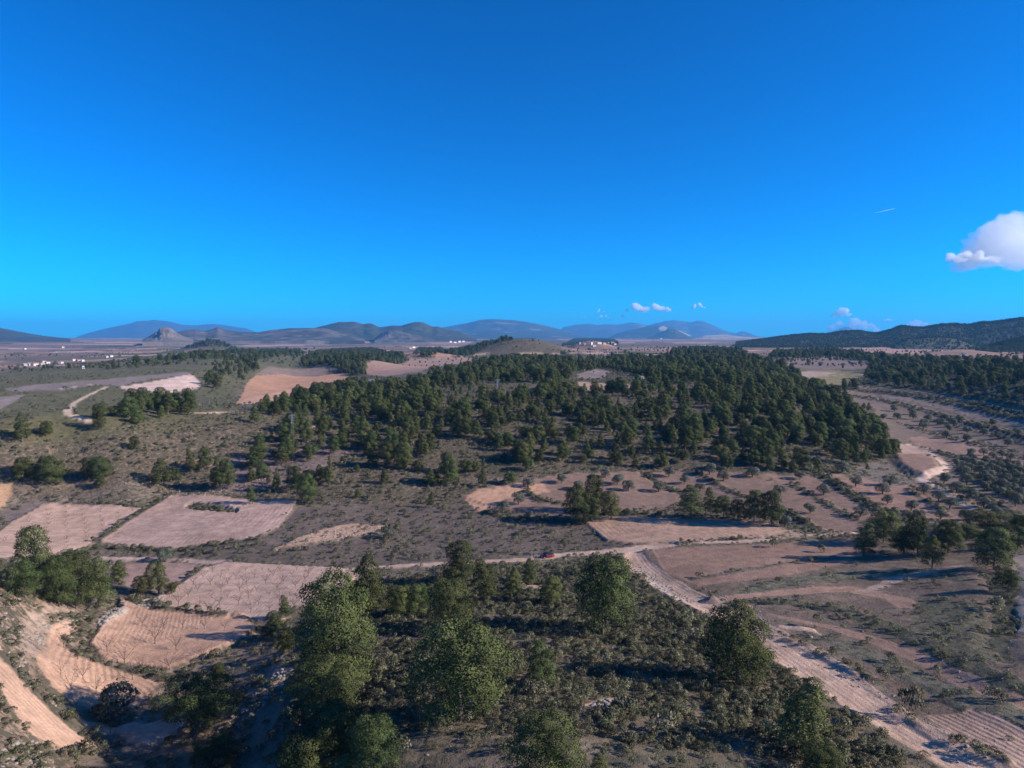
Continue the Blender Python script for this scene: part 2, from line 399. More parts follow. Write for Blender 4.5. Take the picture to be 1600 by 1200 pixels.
# left fields
region([(-30,850),(0,832),(20,815),(70,787),(130,789),(225,796),(175,832),(150,846),(120,860),(95,868),(40,872),(-30,875)], (0.47,0.335,0.28), 'field', 'pale ploughed field with rows of saplings at the left edge', sp=0.02, fur=((0,845),(200,800)), spacing=1.5, amp=0.7, rag=0.3, dz=0.5)
region([(267,775),(325,775),(382,782),(464,782),(455,800),(434,825),(402,842),(350,850),(267,858),(200,855),(165,850),(150,847),(225,800)], (0.40,0.29,0.26), 'field', 'pink-grey field with a scrubby oval hollow in it', sp=0.15, fur=[(267,775),(325,775),(382,782),(464,782),(455,800),(434,825),(402,842)], spacing=1.8, amp=0.5, rag=0.5, dz=0.6, vary=0.2)
region([(290,792),(300,787),(340,789),(370,797),(368,801),(340,799),(305,797)], (0.12,0.105,0.085), sp=0.9, shr=3.0, dz=-1.2, rag=0.6)
region([(195,880),(262,878),(322,884),(300,898),(272,919),(250,924),(200,922),(192,905)], (0.29,0.205,0.19), 'field', 'small brown plot above the almond orchard', sp=0.15, fur=((200,880),(320,884)), spacing=1.6, amp=0.6)
strip([(160,871),(200,872),(280,874),(330,880),(360,878)], 3.0, (0.38,0.29,0.27), 'path', 'narrow farm track between the left fields', sp=0.1)
region([(238,944),(275,921),(320,891),(352,881),(400,883),(530,889),(560,900),(520,940),(470,955),(440,972),(345,966),(290,961),(250,958)], (0.47,0.34,0.29), 'field', 'pale almond orchard with rows of bare trees', sp=0.02, fur=((250,950),(345,884)), spacing=1.0, amp=0.35, rag=0.3, dz=0.7)
# scrubby white-rock slope
region([(-40,880),(60,900),(110,945),(190,930),(250,930),(240,960),(190,955),(170,975),(140,1000),(110,1000),(140,1045),(60,1110),(150,1160),(90,1230),(-40,1240)], (0.27,0.205,0.165), sp=0.7, shr=0.9, feather=0.004, vary=0.5, rag=2)
region([(186,937),(194,955),(162,980),(143,1008),(162,1034),(220,1044),(262,1049),(302,1032),(372,1004),(400,985),(375,965),(350,968),(300,963),(250,957),(213,949)], (0.44,0.29,0.225), 'field', 'upper orange orchard terrace with bare almond trees', sp=0.03, fur=[(186,937),(162,980),(143,1008),(162,1034),(220,1044),(302,1032)], spacing=0.9, amp=0.6, rag=0.3, dz=0.9)
region([(107,970),(80,982),(60,1010),(58,1040),(80,1072),(110,1097),(150,1112),(207,1108),(242,1088),(262,1070),(212,1058),(150,1038),(112,1024),(98,1004),(118,980)], (0.45,0.30,0.23), 'field', 'curved lower orchard terrace sweeping round the spur', sp=0.03, fur=[(107,970),(80,982),(60,1010),(58,1040),(80,1072),(110,1097)], spacing=1.1, amp=1.7, rag=0.3, dz=0.4)
region([(-20,980),(0,1010),(10,1040),(50,1086),(88,1122),(145,1165),(122,1172),(52,1155),(25,1120),(0,1078),(-20,1060)], (0.47,0.32,0.25), 'field', 'narrow ploughed terrace at the lower left corner', sp=0.02, fur=[(-20,980),(0,1010),(10,1040),(50,1086),(88,1122),(145,1165)], spacing=0.9, amp=1.3, rag=0.3, dz=0.4)
region([(125,1125),(160,1128),(192,1142),(172,1148),(140,1142)], (0.42,0.31,0.25), sp=0.1, rag=0.4)
strip([(166,975),(178,965),(190,958)], [2, 4, 3], (0.48,0.41,0.36), 'rock_face', 'white rock face at the head of the upper terrace', sp=0.1, rag=2.0, dz=0.6)
strip([(212,944),(232,940),(250,935)], [2, 4, 2], (0.48,0.41,0.36), 'rock_face', 'white rock face below the left pines', sp=0.1, rag=2.0, dz=0.6)
strip([(44,1015),(50,982),(72,957),(102,946)], [2, 3, 3, 2], (0.36,0.28,0.235), sp=0.5, rag=2.5)
# gully floor and its banks
region([(250,1075),(330,1040),(400,1010),(440,985),(470,1000),(455,1060),(440,1110),(430,1240),(90,1240),(110,1190),(180,1150),(215,1120)], (0.19,0.155,0.13), sp=0.4, shr=0.5, feather=0.005, vary=0.3, rag=2)
region([(440,960),(480,950),(560,960),(560,1100),(470,1240),(430,1240),(440,1100)], (0.15,0.125,0.105), sp=0.7, shr=0.5, feather=0.006, rag=2)
strip([(330,1145),(355,1120),(390,1095),(430,1060),(445,1020)], [5, 7, 6, 5, 3], (0.28,0.22,0.19), sp=0.5, shr=1.0, rag=2.5, dz=0.7)
strip([(205,1140),(235,1150),(262,1140),(280,1125)], [3, 7, 6, 3], (0.36,0.28,0.24), sp=0.2, rag=2, dz=0.6)
# foreground hill
region([(560,905),(640,900),(760,885),(900,880),(985,880),(1020,920),(1110,960),(1190,990),(1260,1065),(1350,1140),(1490,1240),(430,1240),(460,1100),(500,960)], (0.175,0.14,0.105), sp=0.6, shr=2.3, feather=0.004, vary=0.35, rag=1.5)
strip([(560,975),(700,968),(900,960),(1000,955)], 1.5, (0.15,0.12,0.105), sp=0.2, shr=0.3, rag=1.5)
strip([(560,1000),(760,1002),(860,1000)], 1.5, (0.15,0.12,0.105), sp=0.2, shr=0.3, rag=1.5)
region([(905,1110),(935,1096),(955,1092),(1000,1090),(980,1104),(940,1120)], (0.36,0.26,0.22), sp=0.2, shr=0.1, rag=1)
strip([(815,918),(828,917),(840,919)], [3, 4, 3], (0.42,0.30,0.26), rag=1)
# slopes right of the wash
region([(1000,865),(1180,850),(1340,840),(1640,870),(1660,1240),(1500,1240),(1420,1160),(1380,1060),(1240,985),(1120,945),(1030,905)], (0.175,0.135,0.11), sp=0.4, shr=0.14, feather=0.003, vary=0.25, rag=1)
region([(1020,858),(1180,850),(1330,842),(1350,868),(1280,890),(1180,905),(1090,915),(1040,895)], (0.27,0.18,0.145), 'field', 'reddish bare field inside the fork of the tracks', sp=0.08, fur=((1040,895),(1340,850)), spacing=1.6, amp=0.6, rag=0.5)
strip([(1080,906),(1140,895),(1220,880),(1300,872),(1400,868)], 2.5, (0.17,0.14,0.12), sp=0.5, shr=0.8, rag=1.5)
strip([(1160,925),(1250,905),(1350,895),(1450,895),(1500,905)], [5,8,8,9,6], (0.165,0.155,0.115), sp=0.6, shr=0.35, rag=3)
strip([(1130,935),(1230,925),(1330,920),(1400,935),(1450,960)], [3,5,6,5,3], (0.33,0.215,0.17), sp=0.1, rag=2)
strip([(1150,940),(1230,942),(1320,955),(1400,985),(1460,1010),(1530,1050),(1600,1090)], [2,4,5,5,5,5,5], (0.13,0.125,0.09), sp=0.8, shr=1.2, rag=1.5, dz=0.2)
strip([(1200,960),(1300,980),(1380,1005),(1450,1035),(1540,1080),(1640,1120)], [2,3,4,4,4,4], (0.30,0.20,0.165), sp=0.1, rag=1)
strip([(1230,972),(1300,1000),(1370,1030),(1430,1060),(1500,1090),(1600,1130)], [2,5,6,6,6,7], (0.155,0.145,0.115), sp=0.6, shr=0.5, rag=1.5, dz=0.2)
region([(1440,935),(1530,940),(1555,990),(1560,1040),(1500,1020),(1440,990),(1420,960)], (0.135,0.125,0.09), sp=0.6, shr=0.5, rag=2, feather=0.005)
region([(1450,1120),(1520,1110),(1640,1160),(1640,1240),(1580,1200),(1480,1150)], (0.33,0.235,0.20), 'field', 'stony furrowed slope at the lower right corner', sp=0.2, shr=0.2, fur=((1450,1120),(1600,1200)), spacing=0.9, amp=1.0, rag=1)
strip([(1350,925),(1400,905),(1445,895),(1500,885)], [2,4,3,2], (0.34,0.26,0.22), rag=1)
region([(1585,870),(1640,860),(1640,1000),(1590,980)], (0.27,0.23,0.21), 'field', 'grey field at the right edge beyond the gully', sp=0.1, rag=1)
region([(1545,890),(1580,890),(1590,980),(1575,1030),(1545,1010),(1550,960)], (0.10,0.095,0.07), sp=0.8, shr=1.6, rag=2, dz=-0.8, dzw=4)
# fields in the middle
region([(915,817),(935,811),(960,809),(1065,810),(1150,813),(1200,821),(1250,834),(1190,840),(1100,845),(1010,851),(975,850),(947,845)], (0.40,0.275,0.22), 'field', 'smooth pink ploughed field beside the road junction', sp=0.02, fur=[(960,809),(915,817),(947,845),(1010,851)], spacing=1.8, amp=0.6, rag=0.3, dz=0.6)
OLV = (0.235,0.165,0.14)
region([(720,775),(760,768),(830,750),(880,742),(930,739),(995,737),(1015,752),(1040,768),(1060,775),(1055,795),(980,797),(935,800),(890,810),(800,800),(760,790)], OLV, 'field', 'pink olive terrace below the wood', sp=0.05, fur=((760,790),(1040,770)), spacing=1.7, amp=0.5, dz=0.5)
region([(724,780),(745,765),(790,757),(850,757),(860,770),(830,775),(790,780),(750,800)], (0.46,0.29,0.21), 'field', 'bright orange sandy patch at the end of the olive terrace', sp=0.05, rag=1.5)
region([(997,736),(1075,735),(1120,752),(1170,780),(1200,792),(1160,800),(1080,780),(1060,768),(1020,748)], OLV, 'field', 'second olive terrace between two hedge lines', sp=0.05, fur=((1020,742),(1180,790)), spacing=1.7, amp=0.5, dz=0.3)
region([(1079,735),(1160,740),(1245,760),(1300,795),(1350,820),(1340,832),(1290,832),(1240,795),(1215,795),(1165,776),(1120,750)], OLV, 'field', 'third olive terrace between hedge lines', sp=0.05, fur=((1120,745),(1290,825)), spacing=1.7, amp=0.5)
region([(1165,740),(1275,745),(1320,775),(1400,812),(1350,815),(1300,790),(1245,758)], (0.23,0.16,0.14), 'field', 'narrow olive terrace above the dark bank', sp=0.05, fur=((1200,745),(1350,810)), spacing=1.7, amp=0.5)
region([(1282,738),(1380,750),(1420,760),(1470,790),(1500,810),(1440,815),(1400,806),(1340,770)], (0.29,0.19,0.155), 'field', 'reddish olive field below the earth mound', sp=0.05, fur=((1290,742),(1480,805)), spacing=1.7, amp=0.5)
region([(1420,755),(1450,752),(1490,765),(1560,810),(1600,822),(1500,820),(1460,785)], OLV, sp=0.1, rag=1)
region([(1487,735),(1500,725),(1640,790),(1640,830),(1590,815),(1530,795),(1490,765),(1462,748)], (0.2,0.15,0.13), 'field', 'olive field right of the winding road', sp=0.1, rag=1, fur=((1490,745),(1590,810)), spacing=1.7, amp=0.4)
region([(1480,722),(1500,712),(1640,718),(1640,780),(1600,778),(1540,755)], (0.17,0.135,0.12), 'field', 'slope planted with a dense olive grove', sp=0.3, rag=2)
region([(1330,625),(1370,640),(1420,655),(1500,680),(1640,720),(1640,690),(1500,650),(1400,625),(1330,612)], (0.17,0.135,0.12), sp=0.15, rag=1, feather=0.002)
region([(1370,640),(1400,645),(1470,665),(1560,690),(1640,710),(1640,760),(1560,700),(1420,690),(1385,680),(1360,655)], (0.18,0.145,0.125), 'field', 'grey-brown olive slope at the right', sp=0.15, rag=1)
region([(1418,684),(1440,682),(1500,690),(1600,712),(1640,725),(1640,735),(1560,722),(1480,710),(1440,700)], (0.28,0.19,0.165), 'field', 'pinkish strip field above the winding road', sp=0.03, rag=0.6)
region([(1330,735),(1390,715),(1400,745),(1440,750),(1400,760),(1340,745)], (0.2,0.17,0.155), sp=0.5, shr=0.5, rag=2)
region([(1395,693),(1420,695),(1448,702),(1450,708),(1440,714),(1402,712)], (0.40,0.29,0.26), 'field', 'small pale bare patch above the earth mound', sp=0.02, rag=0.6)
region([(1400,714),(1440,714),(1460,722),(1468,735),(1445,745),(1425,740),(1408,728)], (0.27,0.18,0.15), 'earth_mound', 'eroded reddish earth mound beside the winding road', sp=0.1, rag=1, dz=2.0, dzw=5)
# long terraces on the right
for (p, w, c, s) in [
  ([(1302,606),(1380,618),(1480,635),(1600,662),(1660,675)], 11, (0.22,0.175,0.16), 0.05),
  ([(1310,604),(1400,615),(1500,633),(1600,655),(1660,668)], 3.5, (0.085,0.085,0.065), 0.9),
  ([(1330,601),(1420,610),(1520,626),(1600,643),(1660,655)], 7, (0.18,0.145,0.13), 0.1),
  ([(1340,598),(1430,606),(1530,621),(1600,636),(1660,646)], 3.5, (0.085,0.085,0.065), 0.9),
  ([(1305,612),(1380,627),(1450,643),(1540,668),(1640,692)], 3, (0.09,0.09,0.07), 0.9),
  ([(1300,610),(1380,624),(1450,640),(1540,664),(1640,686)], 3, (0.27,0.225,0.21), 0.0),
  ([(1440,616),(1520,628),(1600,645)], 3, (0.2,0.165,0.15), 0.3),
  ([(1420,668),(1500,688),(1600,715),(1660,730)], 3, (0.10,0.10,0.075), 0.9),
  ([(1450,655),(1520,672),(1600,694),(1660,708)], 2, (0.12,0.11,0.085), 0.9),
  ([(1440,700),(1500,716),(1570,730),(1640,742)], 5, (0.11,0.11,0.085), 0.9)]:
    strip(p, w, c, sp=s, rag=0.8, shr=s * 0.3)
# hedge banks
HEDGE = (0.085, 0.08, 0.06)
hedges = [([(995,737),(1010,742),(1030,755),(1045,765),(1062,771)], 3.0), ([(1077,737),(1095,742),(1130,763),(1163,778)], 3.0),
 ([(1242,760),(1270,775),(1300,793),(1335,812)], 2.5), ([(1277,738),(1300,752),(1340,780),(1375,797),(1407,806)], 5.0),
 ([(1222,797),(1245,808),(1265,823),(1290,833)], 4.0), ([(1417,764),(1430,773),(1460,790),(1484,808)], 2.2), ([(1450,757),(1475,765),(1500,780),(1530,797)], 2.5),
 ([(1488,733),(1520,745),(1560,765),(1610,787)], 4.5), ([(1503,760),(1540,780),(1570,795),(1600,812)], 3.0),
 ([(822,770),(845,785),(880,790)], 3.5), ([(935,805),(970,803),(1060,806)], 4.0), ([(1062,811),(1120,811),(1200,820)], 2.5), ([(760,800),(800,812),(870,815)], 3.5),
 ([(150,848),(190,822),(228,797),(250,782),(268,772)], 2.5), ([(100,868),(160,856),(260,862),(350,853),(400,846)], 3.0), ([(75,783),(130,787),(225,794)], 2.5),
 ([(1060,850),(1120,846),(1200,843),(1260,838),(1330,833)], 1.6), ([(215,946),(250,958),(300,963),(350,968)], 2.0), ([(100,1003),(112,1020),(150,1036),(215,1052),(260,1056)], 1.5),
 ([(12,1035),(40,1065),(75,1100),(120,1135),(150,1150)], 2.0), ([(272,920),(300,900),(322,885)], 1.2),
 ([(1180,985),(1240,1000),(1300,1030),(1340,1052)], 2.5), ([(1400,1108),(1440,1135),(1500,1165),(1560,1190)], 2.0)]
hedges += [([(1310,604),(1400,615),(1500,633),(1600,655),(1660,668)], 4.5, 1.2), ([(1340,598),(1430,606),(1530,621),(1600,636),(1660,646)], 4.5, 1.2), ([(1305,612),(1380,627),(1450,643),(1540,668),(1640,692)], 4.0, 1.0),
 ([(1325,592),(1400,600),(1500,612),(1600,625)], 4.0, 1.0), ([(1430,616),(1520,630),(1600,646)], 3.0, 0.8), ([(1420,668),(1500,688),(1600,715),(1660,730)], 1.6, 0.6), ([(1440,700),(1500,716),(1570,730),(1640,742)], 2.0, 0.6), ([(1450,655),(1520,672),(1600,694)], 1.4, 0.4), ([(1400,660),(1470,678),(1540,694),(1620,712)], 1.2, 0.3)]
hedge_lines = []
for hd in hedges:
    p, w = hd[:2]; hedge_lines.append((strip(p, w, HEDGE if w > 2.3 else (0.13, 0.115, 0.095), sp=0.6, shr=0.6, rag=1.0, dz=hd[2] if len(hd) > 2 else 0.35), w))
# roads
DIRT = (0.47, 0.35, 0.295)
strip([(540,889),(600,885),(700,880),(800,876),(850,870),(870,868),(920,864),(1000,857),(1040,853),(1080,848),(1170,846),(1245,838),(1340,832)], [2.5,3.5,4,4.5,5,5,5,6,4,3,3,2.5,2], DIRT, 'dirt_road', 'straight dirt road crossing the valley with a red car on it', rag=0.4, vary=0.15)
strip([(990,866),(1003,885),(1030,905),(1065,925),(1110,948),(1150,968),(1200,990),(1240,1018),(1300,1060),(1365,1105),(1400,1130),(1460,1165),(1530,1205),(1600,1250)], [6,8,8,8,7.5,7.5,8,9.5,10.5,8,7,7,7,7], (0.44,0.32,0.265), 'dirt_road', 'wide eroded dirt track running down to the junction', rag=1.0, vary=0.25, dz=-0.4, ruts=0.5, sp=0.02)
strip([(1395,694),(1420,695),(1445,702),(1462,713),(1483,733),(1462,740),(1440,748),(1447,755),(1470,765),(1500,782),(1527,800)], [2,2.5,3,3.5,4.5,4.5,4.5,3.5,3,2.6,2.2], (0.50,0.38,0.33), 'dirt_road', 'pale winding road above the olive fields', rag=0.2)
strip([(1225,979),(1260,984),(1280,992)], [1.5,3,1], (0.5,0.35,0.29), rag=0.6)
strip([(1000,890),(1030,915),(1055,935)], [1.5, 3, 1.5], (0.55,0.44,0.39), rag=2.2)

CR[:] = CR * np.array([1.06, 0.97, 0.86])
FA *= 0.5
q_ = gpoly([(1130,935),(1200,975),(1300,1050),(1420,1130),(1500,1190),(1640,1230),(1660,860),(1400,855),(1100,870),(1060,900)])
SHR[inside(q_, X, Y)] *= 0.4
q_ = gpoly([(1300,605),(1640,640),(1640,800),(1300,720)])
SHR[inside(q_, X, Y)] *= 0.4
# --- relief detail
natural = np.clip(SP * 1.2, 0, 1)
Z += DZ
Z += natural * (0.35 * fbm(X, Y, 7, 3, 61) + 1.0 * fbm(X, Y, 34, 3, 62)) * sm(40, 90, RR) + 0.08 * fbm(X, Y, 3, 2, 66)
Z += sm(900, 2500, RR) * 5 * fbm(X, Y, 500, 4, 63)

# ------------------------------------------------------------------ materials
def new_mat(name):
    m = bpy.data.materials.new(name); m.use_nodes = True
    nt = m.node_tree
    b = nt.nodes['Principled BSDF']; b.inputs['Roughness'].default_value = 0.95
    b.inputs['Specular IOR Level'].default_value = 0.15
    return m, nt, b

def node(nt, t, **kw):
    n = nt.nodes.new(t)
    for k, v in kw.items():
        if k in n.inputs: n.inputs[k].default_value = v
        else: setattr(n, k, v)
    return n

def math_n(nt, op, a, b=None, c=None):
    n = nt.nodes.new('ShaderNodeMath'); n.operation = op
    for i, v in enumerate((a, b, c)):
        if v is None: continue
        if isinstance(v, (int, float)): n.inputs[i].default_value = v
        else: nt.links.new(v, n.inputs[i])
    return n.outputs[0]

def ground_material(name, scale=1.0):
    m, nt, b = new_mat(name); L = nt.links.new
    pos = nt.nodes.new('ShaderNodeNewGeometry').outputs['Position']
    mp = node(nt, 'ShaderNodeVectorMath', operation='SCALE'); mp.inputs['Scale'].default_value = scale; L(pos, mp.inputs[0])
    p = mp.outputs[0]
    def noise(s, d=4, r=0.6):
        n = node(nt, 'ShaderNodeTexNoise', Scale=s, Detail=d, Roughness=r); L(p, n.inputs['Vector']); return n.outputs['Fac']
    ca = node(nt, 'ShaderNodeVertexColor', layer_name='Col')
    spa = node(nt, 'ShaderNodeAttribute', attribute_name='speck').outputs['Fac']
    fca = node(nt, 'ShaderNodeAttribute', attribute_name='furrow_c').outputs['Fac']
    faa = node(nt, 'ShaderNodeAttribute', attribute_name='furrow_a').outputs['Fac']
    v1 = math_n(nt, 'MULTIPLY_ADD', noise(0.35, 5), 1.1, 0.45)
    v2 = math_n(nt, 'MULTIPLY_ADD', noise(2.2, 4, 0.75), 0.9, 0.55)
    v3 = math_n(nt, 'MULTIPLY_ADD', noise(0.045, 4), 0.7, 0.65)
    vv = math_n(nt, 'MULTIPLY', math_n(nt, 'MULTIPLY', v1, v2), v3)
    mul = node(nt, 'ShaderNodeVectorMath', operation='SCALE'); L(ca.outputs['Color'], mul.inputs[0]); L(vv, mul.inputs['Scale'])
    # clumps of low plants too small to stand as geometry
    s1 = math_n(nt, 'ADD', noise(0.55, 5, 0.7), math_n(nt, 'MULTIPLY', math_n(nt, 'SUBTRACT', spa, 0.5), 0.22))
    cl = nt.nodes.new('ShaderNodeMapRange'); cl.inputs['From Min'].default_value = 0.50; cl.inputs['From Max'].default_value = 0.60; L(s1, cl.inputs['Value'])
    fac = math_n(nt, 'MULTIPLY', cl.outputs[0], math_n(nt, 'MINIMUM', math_n(nt, 'MULTIPLY', spa, 1.3), 0.9))
    pc_ = node(nt, 'ShaderNodeMix', data_type='RGBA')
    L(noise(0.9, 3), pc_.inputs[0]); pc_.inputs[6].default_value = (0.055, 0.058, 0.032, 1); pc_.inputs[7].default_value = (0.12, 0.105, 0.075, 1)
    mx = node(nt, 'ShaderNodeMix', data_type='RGBA'); L(fac, mx.inputs[0]); L(mul.outputs[0], mx.inputs[6]); L(pc_.outputs[2], mx.inputs[7])
    L(mx.outputs[2], b.inputs['Base Color'])
    fur = math_n(nt, 'MULTIPLY', math_n(nt, 'SINE', math_n(nt, 'MULTIPLY', fca, 2 * math.pi)), faa)
    h = math_n(nt, 'ADD', math_n(nt, 'MULTIPLY', noise(1.6, 5, 0.7), 0.5), math_n(nt, 'MULTIPLY', fac, 0.5))
    h = math_n(nt, 'ADD', h, math_n(nt, 'MULTIPLY', fur, 0.16))
    bp = node(nt, 'ShaderNodeBump', Strength=0.8, Distance=0.5 / scale); L(h, bp.inputs['Height']); L(bp.outputs[0], b.inputs['Normal'])
    return m
M_GROUND = ground_material('soil_and_scrub')
M_MOUNT = ground_material('mountain_ground', 0.03)

def mesh_np(name, V, Fc, smooth=True):
    """V (n,3); Fc (m,k) one polygon size"""
    me = bpy.data.meshes.new(name); V = np.asarray(V, np.float32); Fc = np.asarray(Fc, np.int32); k = Fc.shape[1]
    me.vertices.add(len(V)); me.vertices.foreach_set('co', V.ravel())
    me.loops.add(Fc.size); me.loops.foreach_set('vertex_index', Fc.ravel())
    me.polygons.add(len(Fc)); me.polygons.foreach_set('loop_start', np.arange(0, Fc.size, k, dtype=np.int32))
    me.polygons.foreach_set('use_smooth', np.full(len(Fc), smooth))
    me.update(calc_edges=True)
    return me

def set_attr(me, col, sp, fc=None, fa=None):
    a = me.color_attributes.new('Col', 'FLOAT_COLOR', 'POINT'); c = np.ones((len(col), 4), np.float32); c[:, :3] = np.clip(col, 0.01, 0.85); a.data.foreach_set('color', c.ravel())
    for nm, v in (('speck', sp), ('furrow_c', fc), ('furrow_a', fa)):
        if v is None: v = np.zeros(len(col))
        t = me.attributes.new(nm, 'FLOAT', 'POINT'); t.data.foreach_set('value', np.asarray(v, np.float32).ravel())

def link(name, me, parent=None, **props):
    o = bpy.data.objects.new(name, me); COL.objects.link(o)
    if parent is not None: o.parent = parent
    for k_, v in props.items(): o[k_] = v
    return o

I, J = np.meshgrid(np.arange(NR - 1), np.arange(NA - 1), indexing='ij')
quad = np.stack([I * NA + J, I * NA + J + 1, (I + 1) * NA + J + 1, (I + 1) * NA + J], -1).reshape(-1, 4)
freg = REG[:-1, :-1].ravel()
V = np.stack([X, Y, Z], -1).reshape(-1, 3)
# one set of smooth normals for the whole terrain, so that parcels meet without seams
du = np.empty((NR, NA, 3)); dv = np.empty((NR, NA, 3)); G = V.reshape(NR, NA, 3)
du[1:-1] = G[2:] - G[:-2]; du[0] = G[1] - G[0]; du[-1] = G[-1] - G[-2]
dv[:, 1:-1] = G[:, 2:] - G[:, :-2]; dv[:, 0] = G[:, 1] - G[:, 0]; dv[:, -1] = G[:, -1] - G[:, -2]
NN = np.cross(dv, du).reshape(-1, 3); NN /= np.linalg.norm(NN, axis=1)[:, None]
structure_ok = ('ground', 'field', 'path', 'dirt_road')
for idx, (nm, lb) in enumerate(regions):
    f = quad[freg == idx]
    if len(f) < 4: continue
    used, inv = np.unique(f, return_inverse=True)
    me = mesh_np(nm, V[used], inv.reshape(-1, 4))
    set_attr(me, CR.reshape(-1, 3)[used], SP.ravel()[used], FC.ravel()[used], FA.ravel()[used])
    me.normals_split_custom_set_from_vertices(NN[used].astype(np.float32))
    me.materials.append(M_GROUND)
    o = link(nm, me, kind='structure', label=lb)
print('terrain', round(time.time() - T0, 1))

# ------------------------------------------------------------------ mountains
def mountain(label, prof, dist, front, back, cols, rug=0.16, base=38.0, seed=1, sp=0.3, spread=None, na=220, nr=46, roughscale=1.0):
    prof = np.array(prof, float); paz, psl = pix(prof[:, 0], prof[:, 1])
    az = np.linspace(paz[0], paz[-1], na)
    crest = np.interp(az, paz, psl) * dist + CZ
    # round the polyline a little
    kz = np.array([1, 2, 1]) / 4
    crest[1:-1] = np.convolve(crest, kz, 'same')[1:-1]
    t = np.r_[np.linspace(-1, 0, nr), np.linspace(0, 1, nr // 3)[1:]]
    A_, T_ = np.meshgrid(az, t)
    r = dist + np.where(T_ < 0, T_ * front, T_ * back)
    Hc = crest[None] - base
    x = r * np.sin(A_); y = r * np.cos(A_)
    s = front * 0.55 * roughscale
    n = fbm(x, y, s, 5, seed, 0.55); rid = 1 - 2 * np.abs(fbm(x, y, s * 0.8, 4, seed + 9))
    pr = (1 - np.abs(T_)) ** 1.25
    z = base + Hc * pr + Hc * rug * (1.6 * n + rid * 0.8 - 0.5) * (4 * pr * (1 - pr)) * 1.3
    z = np.minimum(z, CZ + (crest[None] - CZ) / dist * r * 0.999 + np.where(np.abs(T_) < 1e-6, 1, -0.0) + 0)  # keep spurs below the crest line
    z += Hc * 0.03 * fbm(x, y, s * 0.15, 3, seed + 3) * (1 - np.abs(T_))
    z = np.where(np.abs(T_) > 0.999, base - 40, z)
    cols = np.array(cols); m = sm(-0.2, 0.3, fbm(x, y, s * 0.4, 4, seed + 5))
    c = cols[0] * (1 - m[..., None]) + cols[1] * m[..., None]
    if len(cols) > 2:
        m2 = sm(0.18, 0.4, fbm(x, y, s * 0.22, 3, seed + 6)); c = c * (1 - m2[..., None]) + cols[2] * m2[..., None]
    h_, w_ = A_.shape
    i, j = np.meshgrid(np.arange(h_ - 1), np.arange(w_ - 1), indexing='ij')
    q = np.stack([i * w_ + j, i * w_ + j + 1, (i + 1) * w_ + j + 1, (i + 1) * w_ + j], -1).reshape(-1, 4)
    me = mesh_np('mountain', np.stack([x, y, z], -1).reshape(-1, 3), q)
    set_attr(me, c.reshape(-1, 3), np.full(c.shape[:2], sp).ravel())
    me.materials.append(M_MOUNT)
    return link('mountain', me, kind='structure', label=label), (x, y, z, T_)

WOOD = (0.055, 0.062, 0.034); BARE = (0.15, 0.115, 0.095); ROCK = (0.20, 0.17, 0.14); HAZEY = (0.06, 0.058, 0.044)
mountain('low dark mountain at the left edge', [(-260,500),(-120,505),(-40,509),(0,512.5),(15,515),(30,518),(45,521),(70,525),(110,529)], 9000, 2500, 2000, [WOOD, HAZEY, BARE], seed=2)
mountain('broad blue mountain behind the rock crag', [(118,527),(135,521),(160,514.5),(185,509),(200,506),(215,502),(240,500),(262,501.5),(285,507.5),(310,508),(335,506),(350,508),(385,513),(400,519),(440,527)], 25000, 5000, 4000, [WOOD, HAZEY], seed=3)
mountain('brown hills behind the far village', [(262,530),(275,519),(290,516),(305,514.5),(322,517),(330,515),(340,511),(350,515),(375,519),(405,519),(420,516),(450,513),(480,512.5),(505,513),(540,520),(570,529)], 7000, 1500, 1200, [HAZEY, BARE, ROCK], seed=4)
mountain('pale rock crag with a sheer face', [(222,531),(232,526),(239,522),(243,518.5),(245,519),(248,515),(250,512.5),(256,511.5),(263,512),(269,514.5),(275,519),(283,523.5),(292,527),(302,531)], 5200, 420, 500, [(0.16,0.13,0.11), (0.19,0.155,0.13), (0.12,0.095,0.08)], rug=0.22, seed=5, sp=0.1, roughscale=0.8)
mountain('pair of rounded dark hills in the distance', [(470,525),(490,513),(500,510),(512,507.5),(530,503),(545,502.5),(555,503),(568,506.5),(575,505.5),(582,506),(592,511),(600,510.5),(615,508.5),(628,509),(636,506),(645,503.5),(655,503),(664,505),(675,510),(684,510),(700,515),(720,519),(745,529)], 8000, 1500, 1500, [WOOD, (0.055,0.052,0.038), (0.085,0.07,0.055)], seed=6)
mountain('small foothill in front of the rounded hills', [(585,529),(597,520),(607,515.5),(620,517),(640,521),(665,527),(680,530)], 6500, 500, 500, [HAZEY, BARE], seed=16)
mountain('long blue mountain right of the rounded hills', [(675,520),(690,512),(712,508),(730,504.5),(748,500),(775,498.5),(800,500),(820,502.5),(840,506),(860,510.5),(880,516),(905,522),(925,528)], 17000, 5000, 3000, [WOOD, HAZEY, ROCK], seed=7)
mountain('blue mountain with two summits behind the quarry', [(868,522),(880,511.5),(900,507.5),(920,506),(935,508),(945,506.5),(965,507.5),(985,504),(1000,505.5),(1012,508.5),(1025,505),(1040,501),(1052,500.5),(1065,502),(1080,503),(1090,501),(1098,501.5),(1110,506.5),(1125,513),(1140,519),(1150,520.5),(1160,517.5),(1168,519),(1180,524.5),(1200,528)], 24000, 5000, 4000, [WOOD, HAZEY, (0.16,0.13,0.11)], seed=8)
mo, (qx, qy, qz, qt) = mountain('dark foothill scarred by a pale quarry', [(945,530),(965,521),(980,517),(1000,512.5),(1015,509.5),(1030,508),(1042,510),(1052,512),(1063,517),(1078,524),(1095,530)], 15000, 2600, 2000, [WOOD, HAZEY], seed=9)
